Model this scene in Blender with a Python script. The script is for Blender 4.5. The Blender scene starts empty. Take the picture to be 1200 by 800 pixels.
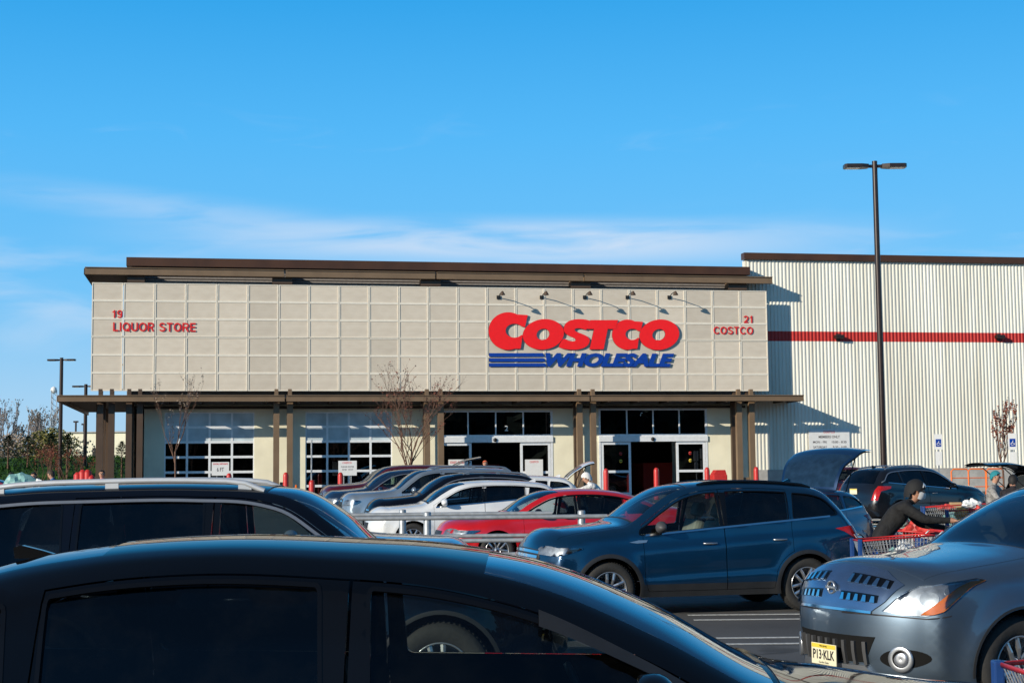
import bpy, bmesh, math, random
import numpy as np
from mathutils import Vector, Matrix, geometry
random.seed(7)
sc = bpy.context.scene
col = sc.collection
R = math.radians

# ------------------------------------------------------------------ camera
CAMZ = 1.8
FPX = 1800.0
PITCH = R(4.95); ROLL = R(0.57)
fw = Vector((0, math.cos(PITCH), math.sin(PITCH)))
r0 = Vector((1, 0, 0)); u0 = r0.cross(fw)
rt = r0 * math.cos(ROLL) - u0 * math.sin(ROLL)
up = u0 * math.cos(ROLL) + r0 * math.sin(ROLL)
CAM = Vector((0, 0, CAMZ))
def at(x, y, Y):
    d = fw + rt * (x - 600) / FPX + up * (400 - y) / FPX
    return CAM + d * (Y / d.y)
cd = bpy.data.cameras.new('camera'); cam = bpy.data.objects.new('camera', cd); col.objects.link(cam)
m = Matrix((rt, up, -fw)).transposed().to_4x4(); m.translation = CAM
cam.matrix_world = m
cd.sensor_width = 36; cd.lens = 54; cd.clip_end = 2000; cd.clip_start = 0.1
sc.camera = cam

# ------------------------------------------------------------------ materials
def nodes(name):
    mt = bpy.data.materials.new(name); mt.use_nodes = True
    nt = mt.node_tree; b = nt.nodes['Principled BSDF']
    return mt, nt, b
def setb(b, **k):
    for a, v in k.items():
        b.inputs[a.replace('_', ' ')].default_value = v
def noise_col(nt, b, c1, c2, scale, detail=4, coord='Object', stretch=(1, 1, 1), ramp=(0.35, 0.65)):
    tc = nt.nodes.new('ShaderNodeTexCoord'); mp = nt.nodes.new('ShaderNodeMapping')
    mp.inputs['Scale'].default_value = stretch
    nt.links.new(tc.outputs[coord], mp.inputs[0])
    n = nt.nodes.new('ShaderNodeTexNoise'); n.inputs['Scale'].default_value = scale; n.inputs['Detail'].default_value = detail
    nt.links.new(mp.outputs[0], n.inputs[0])
    r = nt.nodes.new('ShaderNodeValToRGB')
    r.color_ramp.elements[0].position = ramp[0]; r.color_ramp.elements[1].position = ramp[1]
    r.color_ramp.elements[0].color = (*c1, 1); r.color_ramp.elements[1].color = (*c2, 1)
    nt.links.new(n.outputs[0], r.inputs[0]); nt.links.new(r.outputs[0], b.inputs['Base Color'])
    return n, mp, r
def bump(nt, b, src, strength=0.3, dist=0.02):
    bp = nt.nodes.new('ShaderNodeBump'); bp.inputs['Strength'].default_value = strength; bp.inputs['Distance'].default_value = dist
    nt.links.new(src, bp.inputs['Height']); nt.links.new(bp.outputs[0], b.inputs['Normal'])
def plain(name, c, rough=0.5, metal=0.0, var=0.12, scale=8, spec=0.5, bmp=0.0):
    mt, nt, b = nodes(name)
    n, mp, r = noise_col(nt, b, tuple(x * (1 - var) for x in c), tuple(min(1, x * (1 + var)) for x in c), scale)
    setb(b, Roughness=rough, Metallic=metal); b.inputs['Specular IOR Level'].default_value = spec
    if bmp: bump(nt, b, n.outputs[0], bmp)
    return mt
def paint(name, c, metal=0.35, rough=0.38, coat=1.0, spec=.5):
    mt, nt, b = nodes(name)
    n, mp, r = noise_col(nt, b, tuple(x * 0.9 for x in c), tuple(x * 1.06 for x in c), 1.7, 3)
    setb(b, Roughness=rough, Metallic=metal, Coat_Weight=coat, Coat_Roughness=0.03); b.inputs['Specular IOR Level'].default_value = spec
    # dust: roughness breakup of the clear coat
    n2 = nt.nodes.new('ShaderNodeTexNoise'); n2.inputs['Scale'].default_value = 5; n2.inputs['Detail'].default_value = 6
    tc = nt.nodes.new('ShaderNodeTexCoord'); nt.links.new(tc.outputs['Object'], n2.inputs[0])
    mr = nt.nodes.new('ShaderNodeMapRange'); mr.inputs[1].default_value = .4; mr.inputs[2].default_value = .75
    mr.inputs[3].default_value = .015; mr.inputs[4].default_value = .10
    nt.links.new(n2.outputs[0], mr.inputs[0]); nt.links.new(mr.outputs[0], b.inputs['Coat Roughness'])
    # inside of the shell is dark sound-proofing
    g = nt.nodes.new('ShaderNodeNewGeometry'); mx = nt.nodes.new('ShaderNodeMixShader')
    d = nt.nodes.new('ShaderNodeBsdfDiffuse'); d.inputs[0].default_value = (.02, .02, .022, 1)
    nt.links.new(g.outputs['Backfacing'], mx.inputs[0]); nt.links.new(b.outputs[0], mx.inputs[1]); nt.links.new(d.outputs[0], mx.inputs[2])
    nt.links.new(mx.outputs[0], nt.nodes['Material Output'].inputs[0])
    return mt
def glass(name, tint=(.25, .3, .3), rough=0.0, ior=1.5, boost=0.0, gc=(.70, .75, .80)):
    mt = bpy.data.materials.new(name); mt.use_nodes = True; nt = mt.node_tree; nt.nodes.clear()
    o = nt.nodes.new('ShaderNodeOutputMaterial'); mx = nt.nodes.new('ShaderNodeMixShader')
    t = nt.nodes.new('ShaderNodeBsdfTransparent'); t.inputs[0].default_value = (*tint, 1)
    g = nt.nodes.new('ShaderNodeBsdfGlossy'); g.inputs['Roughness'].default_value = rough
    g.inputs[0].default_value = (*gc, 1)
    f = nt.nodes.new('ShaderNodeFresnel'); f.inputs[0].default_value = ior
    ad = nt.nodes.new('ShaderNodeMath'); ad.operation = 'ADD'; ad.inputs[1].default_value = boost; ad.use_clamp = True
    nt.links.new(f.outputs[0], ad.inputs[0])
    nt.links.new(ad.outputs[0], mx.inputs[0]); nt.links.new(t.outputs[0], mx.inputs[1]); nt.links.new(g.outputs[0], mx.inputs[2])
    df = nt.nodes.new('ShaderNodeBsdfDiffuse'); df.inputs[0].default_value = (.30, .29, .27, 1); m2 = nt.nodes.new('ShaderNodeMixShader')
    tc = nt.nodes.new('ShaderNodeTexCoord'); nz = nt.nodes.new('ShaderNodeTexNoise'); nz.inputs['Scale'].default_value = 2.5; nz.inputs['Detail'].default_value = 8; nz.inputs['Roughness'].default_value = .7
    nt.links.new(tc.outputs['Object'], nz.inputs[0]); mr = nt.nodes.new('ShaderNodeMapRange'); mr.inputs[1].default_value = .45; mr.inputs[2].default_value = .8; mr.inputs[3].default_value = .0; mr.inputs[4].default_value = .014
    nt.links.new(nz.outputs[0], mr.inputs[0]); nt.links.new(mr.outputs[0], m2.inputs[0]); nt.links.new(mx.outputs[0], m2.inputs[1]); nt.links.new(df.outputs[0], m2.inputs[2])
    nt.links.new(m2.outputs[0], o.inputs[0])
    return mt
def emis(name, c, s): 
    mt, nt, b = nodes(name); setb(b, Base_Color=(*c, 1)); b.inputs['Emission Color'].default_value = (*c, 1); b.inputs['Emission Strength'].default_value = s
    return mt

M = {}
M['tyre'] = plain('tyre_rubber', (.025, .024, .023), .8, bmp=.2, scale=30)
M['alloy'] = plain('alloy_wheel', (.55, .56, .58), .28, .85, .05)
M['darkalloy'] = plain('dark_metal', (.03, .03, .032), .5, .4)
M['chrome'] = plain('chrome', (.75, .77, .8), .12, 1.0, .03)
M['railsilver'] = plain('rail_silver', (.62, .64, .67), .38, .4, .04)
M['satin'] = plain('satin_silver', (.42, .44, .47), .32, .8, .04)
M['blackplastic'] = plain('black_plastic', (.018, .018, .019), .5)
M['greyplastic'] = plain('grey_plastic', (.06, .06, .062), .55)
M['glossblack'] = plain('gloss_black', (.003, .003, .0035), .15, var=.05)
M['wheelwell'] = plain('wheel_well', (.010, .010, .010), .95, spec=.1)
M['seat_beige'] = plain('seat_beige', (.55, .50, .41), .7)
M['seat_dark'] = plain('seat_dark', (.035, .033, .032), .8)
M['glass'] = glass('car_glass', (.72, .78, .76))
M['glass_dark'] = glass('privacy_glass', (.11, .13, .14), boost=.02)
M['windshield'] = glass('windshield_glass', (.50, .60, .60), boost=.12, gc=(.9, .95, 1))
M['lens'] = glass('lamp_lens', (.85, .88, .9), boost=.03)
M['lampbowl'] = plain('lamp_reflector', (.42, .44, .48), .38, .8, .25, 14)
M['amber'] = plain('amber_lens', (.75, .20, .03), .2, var=.1)
M['redlens'] = plain('red_lens', (.42, .012, .012), .15, var=.2, scale=20)
M['whitelens'] = plain('white_lens', (.7, .72, .75), .15)
M['plate'] = plain('plate_cream', (.75, .70, .50), .5, var=.05)
M['plate_y'] = plain('plate_yellow', (.75, .55, .06), .5, var=.05)
M['ink'] = plain('dark_ink', (.015, .015, .02), .6)

# ------------------------------------------------------------------ object helpers
def link(name, me, parent=None, mats=()):
    o = bpy.data.objects.new(name, me); col.objects.link(o)
    for mt in mats: me.materials.append(mt)
    if parent is not None: o.parent = parent
    return o
def tag(o, label=None, cat=None, group=None, kind=None):
    if label: o['label'] = label
    if cat: o['category'] = cat
    if group: o['group'] = group
    if kind: o['kind'] = kind
    return o
def empty(name, loc=(0, 0, 0), rz=0, label=None, cat=None, group=None, parent=None):
    o = bpy.data.objects.new(name, None); col.objects.link(o); o.empty_display_size = .3
    o.location = loc; o.rotation_euler = (0, 0, rz)
    if parent is not None: o.parent = parent
    return tag(o, label, cat, group)
def copy_tree(o, parent=None):
    c = o.copy(); col.objects.link(c)
    if parent is not None: c.parent = parent
    for ch in list(o.children): copy_tree(ch, c)
    return c

class MB:
    """collects simple solids, each with a material index"""
    def __init__(s): s.v = []; s.f = []; s.mi = []; s.sm = []
    def add(s, vs, fs, mi=0, smooth=False):
        b = len(s.v); s.v += [tuple(v) for v in vs]
        for f in fs: s.f.append([i + b for i in f]); s.mi.append(mi); s.sm.append(smooth)
    def box(s, x0, x1, y0, y1, z0, z1, mi=0, bev=0.0, M4=None):
        if bev > 0:
            bm = bmesh.new(); bmesh.ops.create_cube(bm, size=1)
            for v in bm.verts: v.co = Vector(((x0 + x1) / 2 + v.co.x * (x1 - x0), (y0 + y1) / 2 + v.co.y * (y1 - y0), (z0 + z1) / 2 + v.co.z * (z1 - z0)))
            bmesh.ops.bevel(bm, geom=bm.edges[:], offset=bev, segments=2, affect='EDGES', profile=.6)
            bm.verts.index_update()
            vs = [v.co.copy() for v in bm.verts]; fs = [[v.index for v in f.verts] for f in bm.faces]; bm.free()
        else:
            vs = [Vector(p) for p in ((x0, y0, z0), (x1, y0, z0), (x1, y1, z0), (x0, y1, z0), (x0, y0, z1), (x1, y0, z1), (x1, y1, z1), (x0, y1, z1))]
            fs = [(0, 3, 2, 1), (4, 5, 6, 7), (0, 1, 5, 4), (1, 2, 6, 5), (2, 3, 7, 6), (3, 0, 4, 7)]
        if M4 is not None: vs = [M4 @ v for v in vs]
        s.add(vs, fs, mi)
    def tube(s, pts, rad, n=8, mi=0, caps=True, smooth=True):
        pts = [Vector(p) for p in pts]; k = len(pts)
        rr = rad if isinstance(rad, (list, tuple)) else [rad] * k
        vs = []; prev = None
        for i, p in enumerate(pts):
            t = (pts[min(i + 1, k - 1)] - pts[max(i - 1, 0)])
            if t.length < 1e-9: t = Vector((0, 0, 1))
            t.normalize()
            if prev is None:
                a = t.orthogonal().normalized()
            else:
                a = prev - t * prev.dot(t)
                a = a.normalized() if a.length > 1e-6 else t.orthogonal().normalized()
            prev = a; b = t.cross(a)
            for j in range(n):
                q = 2 * math.pi * j / n
                vs.append(p + (a * math.cos(q) + b * math.sin(q)) * rr[i])
        fs = []
        for i in range(k - 1):
            for j in range(n):
                fs.append((i * n + j, i * n + (j + 1) % n, (i + 1) * n + (j + 1) % n, (i + 1) * n + j))
        s.add(vs, fs, mi, smooth)
        if caps:
            s.add(vs[:n], [tuple(reversed(range(n)))], mi); s.add(vs[-n:], [tuple(range(n))], mi)
    def lathe(s, prof, n=24, mi=0, axis='z', o=(0, 0, 0), smooth=True, closed=False):
        vs = []; o = Vector(o)
        for (r, h) in prof:
            for j in range(n):
                q = 2 * math.pi * j / n; c, d = r * math.cos(q), r * math.sin(q)
                vs.append(o + (Vector((c, d, h)) if axis == 'z' else Vector((c, h, d)) if axis == 'y' else Vector((h, c, d))))
        fs = []
        k = len(prof)
        for i in range(k - 1 + (1 if closed else 0)):
            for j in range(n):
                a = i * n; b = ((i + 1) % k) * n
                f = (a + j, a + (j + 1) % n, b + (j + 1) % n, b + j)
                fs.append(f if axis == 'z' or axis == 'x' else tuple(reversed(f)))
        s.add(vs, fs, mi, smooth)
    def prism(s, poly, h0, h1, mi=0, plane='xz', M4=None):
        """polygon (a,b) extruded along third axis from h0 to h1"""
        n = len(poly)
        def P(a, b, h):
            return Vector((a, h, b)) if plane == 'xz' else Vector((a, b, h)) if plane == 'xy' else Vector((h, a, b))
        vs = [P(a, b, h0) for a, b in poly] + [P(a, b, h1) for a, b in poly]
        if M4 is not None: vs = [M4 @ v for v in vs]
        tri = geometry.tessellate_polygon([[Vector((a, b, 0)) for a, b in poly]])
        fs = [tuple(t) for t in tri] + [tuple(reversed([i + n for i in t])) for t in tri]
        fs += [(i, (i + 1) % n, n + (i + 1) % n, n + i) for i in range(n)]
        b = len(s.f); s.add(vs, fs, mi)
    def build(s, name, mats, parent=None, recalc=True, bevel=0):
        me = bpy.data.meshes.new(name); me.from_pydata(s.v, [], s.f)
        me.polygons.foreach_set('material_index', s.mi); me.polygons.foreach_set('use_smooth', s.sm)
        if recalc:
            bm = bmesh.new(); bm.from_mesh(me); bmesh.ops.recalc_face_normals(bm, faces=bm.faces[:]); bm.to_mesh(me); bm.free()
        if not isinstance(mats, (list, tuple)): mats = [mats]
        return link(name, me, parent, mats)

def text_mesh(txt, w=None, h=None, depth=0.01, bold=0.0, shear=0.0, align='LEFT', spacing=1.0):
    """the writing as a flat, extruded mesh in the x-z plane facing -y; returns (verts, faces), lower left at the origin"""
    cu = bpy.data.curves.new('txt', 'FONT'); cu.body = txt; cu.size = 1; cu.offset = bold; cu.shear = shear; cu.space_character = spacing
    cu.align_x = align; cu.resolution_u = 3; cu.extrude = 0.0
    o = bpy.data.objects.new('txt', cu); col.objects.link(o)
    dg = bpy.context.evaluated_depsgraph_get(); me = bpy.data.meshes.new_from_object(o.evaluated_get(dg))
    bpy.data.objects.remove(o); bpy.data.curves.remove(cu)
    xs = [v.co.x for v in me.vertices]; ys = [v.co.y for v in me.vertices]
    x0, x1, y0, y1 = min(xs), max(xs), min(ys), max(ys)
    sx = w / (x1 - x0) if w else (h / (y1 - y0)); sy = h / (y1 - y0) if h else sx
    vs = [((v.co.x - x0) * sx, 0, (v.co.y - y0) * sy) for v in me.vertices]
    fs = [list(p.vertices) for p in me.polygons]
    if depth > 0:
        n = len(vs); ec = {}
        for f in fs:
            for i in range(len(f)):
                e = (f[i], f[(i + 1) % len(f)]); ec[tuple(sorted(e))] = ec.get(tuple(sorted(e)), []) + [e]
        vs = [(a, -depth, c) for a, b, c in vs] + vs
        fs = fs + [(e[0][1], e[0][0], e[0][0] + n, e[0][1] + n) for e in ec.values() if len(e) == 1]
    bpy.data.meshes.remove(me)
    return vs, fs
def add_text(mb, txt, x, y, z, w=None, h=None, depth=0.01, mi=0, center=False, **k):
    vs, fs = text_mesh(txt, w, h, depth, **k)
    if center:
        wd = max(v[0] for v in vs); x -= wd / 2
    mb.add([(a + x, b + y, c + z) for a, b, c in vs], fs, mi)
# ------------------------------------------------------------------ vehicle shell
# side view coordinates: X = distance back from the nose, z up; y lateral. In the object's own frame the car points to -x.
def catmull(pts, step=0.045):
    P = np.array(pts, float); out = []
    n = len(P)
    for i in range(n - 1):
        p0 = P[i - 1] if i > 0 else 2 * P[0] - P[1]
        p1, p2 = P[i], P[i + 1]
        p3 = P[i + 2] if i + 2 < n else 2 * P[-1] - P[-2]
        d = np.hypot(*(p2 - p1)[:2]); k = max(2, int(math.ceil(d / step)))
        # non-uniform tangents keep sharp short spans from overshooting
        d0 = max(.02, np.hypot(*(p1 - p0)[:2])); d2 = max(.02, np.hypot(*(p3 - p2)[:2])); d = max(d, .01)
        m1 = d * ((p1 - p0) / d0 * d + (p2 - p1) / d * d0) / (d0 + d)
        m2 = d * ((p2 - p1) / d * d2 + (p3 - p2) / d2 * d) / (d + d2)
        for j in range(k):
            t = j / k; t2 = t * t; t3 = t2 * t
            out.append((2 * t3 - 3 * t2 + 1) * p1 + (t3 - 2 * t2 + t) * m1 + (-2 * t3 + 3 * t2) * p2 + (t3 - t2) * m2)
    out.append(P[-1]); return np.array(out)

def inside(poly, pts):
    x, y = pts[:, 0], pts[:, 1]; r = np.zeros(len(pts), bool)
    n = len(poly)
    for i in range(n):
        x1, y1 = poly[i]; x2, y2 = poly[(i + 1) % n]
        if y1 == y2: continue
        c = ((y1 > y) != (y2 > y)) & (x < (x2 - x1) * (y - y1) / (y2 - y1) + x1)
        r ^= c
    return r
def nearest(P, pts):
    d = np.hypot(pts[:, None, 0] - P[None, :, 0], pts[:, None, 1] - P[None, :, 1]); return d.argmin(1), d.min(1)
def segdist(poly, pts, closed=False):
    a = np.asarray(poly, float); b = np.roll(a, -1, 0)
    if not closed: a = a[:-1]; b = b[:-1]
    best = np.full(len(pts), 1e9)
    for (p, q) in zip(a, b):
        d = q - p; L = d @ d
        if L < 1e-12: continue
        t = np.clip(((pts - p) @ d) / L, 0, 1)
        dd = np.hypot(*(pts - (p + t[:, None] * d)).T)
        best = np.minimum(best, dd)
    return best
def resample(poly, step, closed=True):
    out = []; n = len(poly)
    for i in range(n if closed else n - 1):
        a = np.array(poly[i], float); b = np.array(poly[(i + 1) % n], float)
        k = max(1, int(round(np.hypot(*(b - a)) / step)))
        for j in range(k): out.append(a + (b - a) * j / k)
    if not closed: out.append(np.array(poly[-1], float))
    return np.array(out)
def area(poly):
    p = np.asarray(poly); q = np.roll(p, -1, 0); return .5 * np.sum(p[:, 0] * q[:, 1] - q[:, 0] * p[:, 1])
def inset(poly, d):
    """offset a closed polygon inwards by d (outwards if negative)"""
    p = np.asarray(poly, float)
    # drop doubled points
    keep = [i for i in range(len(p)) if np.hypot(*(p[i] - p[i - 1])) > 1e-4]; p = p[keep]
    s = 1 if area(p) > 0 else -1
    a = np.roll(p, 1, 0); b = np.roll(p, -1, 0)
    e1 = p - a; e2 = b - p
    e1 /= np.hypot(*e1.T)[:, None]; e2 /= np.hypot(*e2.T)[:, None]
    n1 = np.stack([-e1[:, 1], e1[:, 0]], 1) * s; n2 = np.stack([-e2[:, 1], e2[:, 0]], 1) * s
    m_ = n1 + n2; L = np.maximum(np.hypot(*m_.T), .35); m_ /= L[:, None]
    c = np.maximum((m_ * n1).sum(1), .5)
    return p + m_ * (d / c)[:, None]
def chaikin(poly, it=2):
    p = np.asarray(poly, float)
    for _ in range(it):
        q = np.roll(p, -1, 0); p = np.stack([p * .78 + q * .22, p * .22 + q * .78], 1).reshape(-1, 2)
    return p
def cdt(loops, grid, gstep, bound):
    """constrained triangulation; loops = list of (pts, closed)"""
    vs = []; es = []
    for pts, closed in loops:
        b = len(vs); k = len(pts); vs += [Vector((float(p[0]), float(p[1]))) for p in pts]
        es += [(b + i, b + (i + 1) % k) for i in range(k if closed else k - 1)]
    if gstep:
        lo = bound.min(0); hi = bound.max(0)
        gx = np.arange(lo[0] + gstep / 2, hi[0], gstep); gz = np.arange(lo[1] + gstep / 2, hi[1], gstep * .866)
        g = np.array([(x + (gstep / 2 if i % 2 else 0), z) for i, z in enumerate(gz) for x in gx])
        if len(g):
            g = g[inside(bound, g)]
            dmin = np.full(len(g), 9.0)
            for pts, closed in loops: dmin = np.minimum(dmin, segdist(pts, g, closed))
            g = g[dmin > gstep * .4]
            vs += [Vector((float(p[0]), float(p[1]))) for p in g]
    r = geometry.delaunay_2d_cdt(vs, es, [], 0, 1e-5)
    V = np.array([(v.x, v.y) for v in r[0]]); T = np.array([f for f in r[2] if len(f) == 3])
    return V, T

class Shell:
    def __init__(s, prof, W, belt, L, H, arches, ra, zrock=.24, tumble=.46, plan=(1.1, .16, 1.0, .12), fil=.10, crease=(), flare=.02, step=.045, zw=.62, rock_in=.09):
        s.prof = catmull(prof, step); s.W = W; s.belt = belt; s.L = L; s.H = H; s.tumble = tumble; s.plan = plan; s.fil = fil
        s.arches = arches; s.ra = ra; s.zrock = zrock; s.crease = crease; s.flare = flare; s.zw = zw; s.rock_in = rock_in
        P = s.prof[:, :2]
        t = np.gradient(P, axis=0); t /= np.maximum(np.hypot(*t.T), 1e-9)[:, None]
        s.nrm = np.stack([-t[:, 1], t[:, 0]], 1)      # outward for a front-over-top-to-rear path
        s.P = P; s.C = s.prof[:, 2]
        s.Wd = s.y(P)
        ns = s.side_pos(P - s.nrm * .014)[1]; nr = s.rib_n(np.arange(len(P), dtype=float), np.full(len(P), .995))
        EN = ns + nr
        for _ in range(2): EN[1:-1] = (EN[:-2] + 2 * EN[1:-1] + EN[2:]) / 4
        s.EN = EN / np.linalg.norm(EN, axis=1)[:, None]
    def zbelt(s, x): return s.belt[0] + (s.belt[1] - s.belt[0]) * x / s.L
    def y(s, p):
        p = np.asarray(p, float).reshape(-1, 2); x = p[:, 0]; z = p[:, 1]; zb = s.zbelt(x)
        lo = 1 - s.rock_in * np.clip((s.zw - z) / s.zw, 0, 1) ** 1.6
        hi = 1 - .045 * np.clip((z - s.zw) / np.maximum(zb - s.zw, .1), 0, 1) ** 2
        w = s.W * np.where(z < s.zw, lo, hi)
        w = w - s.tumble * np.clip(z - zb, 0, 9) - .06 * np.clip(z - zb - .25, 0, 9)
        f, kf, r, kr = s.plan
        w = w * (1 - kf * np.clip((f - x) / f, 0, 1) ** 2.2) * (1 - kr * np.clip((x - (s.L - r)) / r, 0, 1) ** 2.2)
        for (x1, z1, x2, z2, amp, wd) in s.crease:
            zc = z1 + (z2 - z1) * (x - x1) / (x2 - x1); m_ = 1 / (1 + np.exp(-(x - x1) / .08)) / (1 + np.exp((x - x2) / .08))
            w = w + amp * m_ * np.tanh((zc - z) / wd)
        for (ax, az) in s.arches:
            r_ = np.hypot(x - ax, z - az); w = w + s.flare * np.exp(-(np.clip(r_ - s.ra, 0, 9) / .09) ** 2)
        d = segdist(s.P, p)
        w = w - s.fil * .62 * np.clip(1 - d / s.fil, 0, 1) ** 2
        return w
    def side_pos(s, p, off=0.0):
        p = np.asarray(p, float); y = s.y(p); e = .004
        gx = (s.y(p + [e, 0]) - s.y(p - [e, 0])) / (2 * e); gz = (s.y(p + [0, e]) - s.y(p - [0, e])) / (2 * e)
        n = np.stack([-gx, np.ones(len(p)), -gz], 1); n /= np.linalg.norm(n, axis=1)[:, None]
        if hasattr(s, 'EN'):
            k, d = nearest(s.P, p); w = (np.clip(1 - d / (s.fil * .9), 0, 1) ** 1.3)[:, None]
            n = n * (1 - w) + s.EN[k] * w; n /= np.linalg.norm(n, axis=1)[:, None]
        return np.stack([p[:, 0], y, p[:, 1]], 1) + n * off, n
    # ---- the band over the top: station i, lateral fraction t
    def rib(s, i, t, off=0.0):
        i = np.clip(np.asarray(i, float), 0, len(s.P) - 1); t = np.asarray(t, float)
        i0 = np.minimum(i.astype(int), len(s.P) - 2); f = (i - i0)[..., None]
        P = s.P[i0] * (1 - f) + s.P[i0 + 1] * f; N = s.nrm[i0] * (1 - f) + s.nrm[i0 + 1] * f
        f = f[..., 0]; C = s.C[i0] * (1 - f) + s.C[i0 + 1] * f; Wd = s.Wd[i0] * (1 - f) + s.Wd[i0 + 1] * f
        a = np.abs(t); o = C * (1 - a ** 2.4) + .022 * (1 - a ** 9) + off
        return np.stack([P[..., 0] + N[..., 0] * o, t * Wd, P[..., 1] + N[..., 1] * o], -1)
    def rib_n(s, i, t):
        e = .25; te = .01
        a = s.rib(np.clip(i + e, 0, len(s.P) - 1), t) - s.rib(np.clip(i - e, 0, len(s.P) - 1), t)
        b = s.rib(i, np.clip(t + te, -1, 1)) - s.rib(i, np.clip(t - te, -1, 1))
        n = np.cross(a, b); n /= np.maximum(np.linalg.norm(n, axis=-1), 1e-9)[..., None]
        if hasattr(s, 'EN'):
            w = (np.clip((np.abs(t) - .91) / .09, 0, 1) ** 1.3)[..., None]; k = np.clip(np.round(i), 0, len(s.P) - 1).astype(int)
            E = s.EN[k] * np.stack([np.ones_like(t), np.where(t < 0, -1.0, 1.0), np.ones_like(t)], -1)
            n = n * (1 - w) + E * w; n /= np.linalg.norm(n, axis=-1)[..., None]
        return n
    def station(s, x=None, z=None, end='top'):
        """station index by x on top, or by z on the nose / tail"""
        P = s.P
        if end == 'top':
            k = [i for i in range(len(P) - 1) if (P[i, 0] - x) * (P[i + 1, 0] - x) <= 0 and s.nrm[i, 1] > .05]
            if not k: return float(np.argmin(abs(P[:, 0] - x)))
            i = k[0]; return i + (x - P[i, 0]) / (P[i + 1, 0] - P[i, 0] + 1e-9)
        rng = range(len(P) - 1) if end == 'front' else range(len(P) - 2, -1, -1)
        for i in rng:
            a, b = P[i, 1], P[i + 1, 1]
            if (a - z) * (b - z) <= 0 and a != b: return i + (z - a) / (b - a)
        return 0.0 if end == 'front' else len(P) - 1.0
    def wrap(s, end, q, z, off=0.0):
        """q<0: on the nose/tail, |q| in from the corner; q>0: along the side. Returns position."""
        out = []; ctr = end.endswith('_c'); end = end[:-2] if ctr else end
        for qq, zz in zip(q, z):
            i = s.station(z=zz, end=end); i0 = min(int(i), len(s.P) - 2); f = i - i0
            w = s.Wd[i0] * (1 - f) + s.Wd[i0 + 1] * f; xe = s.P[i0, 0] * (1 - f) + s.P[i0 + 1, 0] * f
            if qq <= 0 or ctr:
                t = qq / w if ctr else (w + qq) / w
                p = s.rib(np.array([i]), np.array([t]))[0] + s.rib_n(np.array([i]), np.array([t]))[0] * off
            else:
                x = xe + qq if end == 'front' else xe - qq
                p = s.side_pos(np.array([[x, zz]]), off)[0][0]
            out.append(p)
        return np.array(out)

def mesh_custom(name, V, F, MI, N=None, parent=None, mats=()):
    """mesh with smooth shading and given vertex normals (None entries = auto)"""
    me = bpy.data.meshes.new(name); me.from_pydata([tuple(v) for v in V], [], [tuple(int(i) for i in f) for f in F])
    me.polygons.foreach_set('material_index', [int(i) for i in MI]); me.polygons.foreach_set('use_smooth', [True] * len(F))
    if N is not None: me.normals_split_custom_set_from_vertices([tuple(map(float, n)) for n in N])
    return link(name, me, parent, mats)

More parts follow.
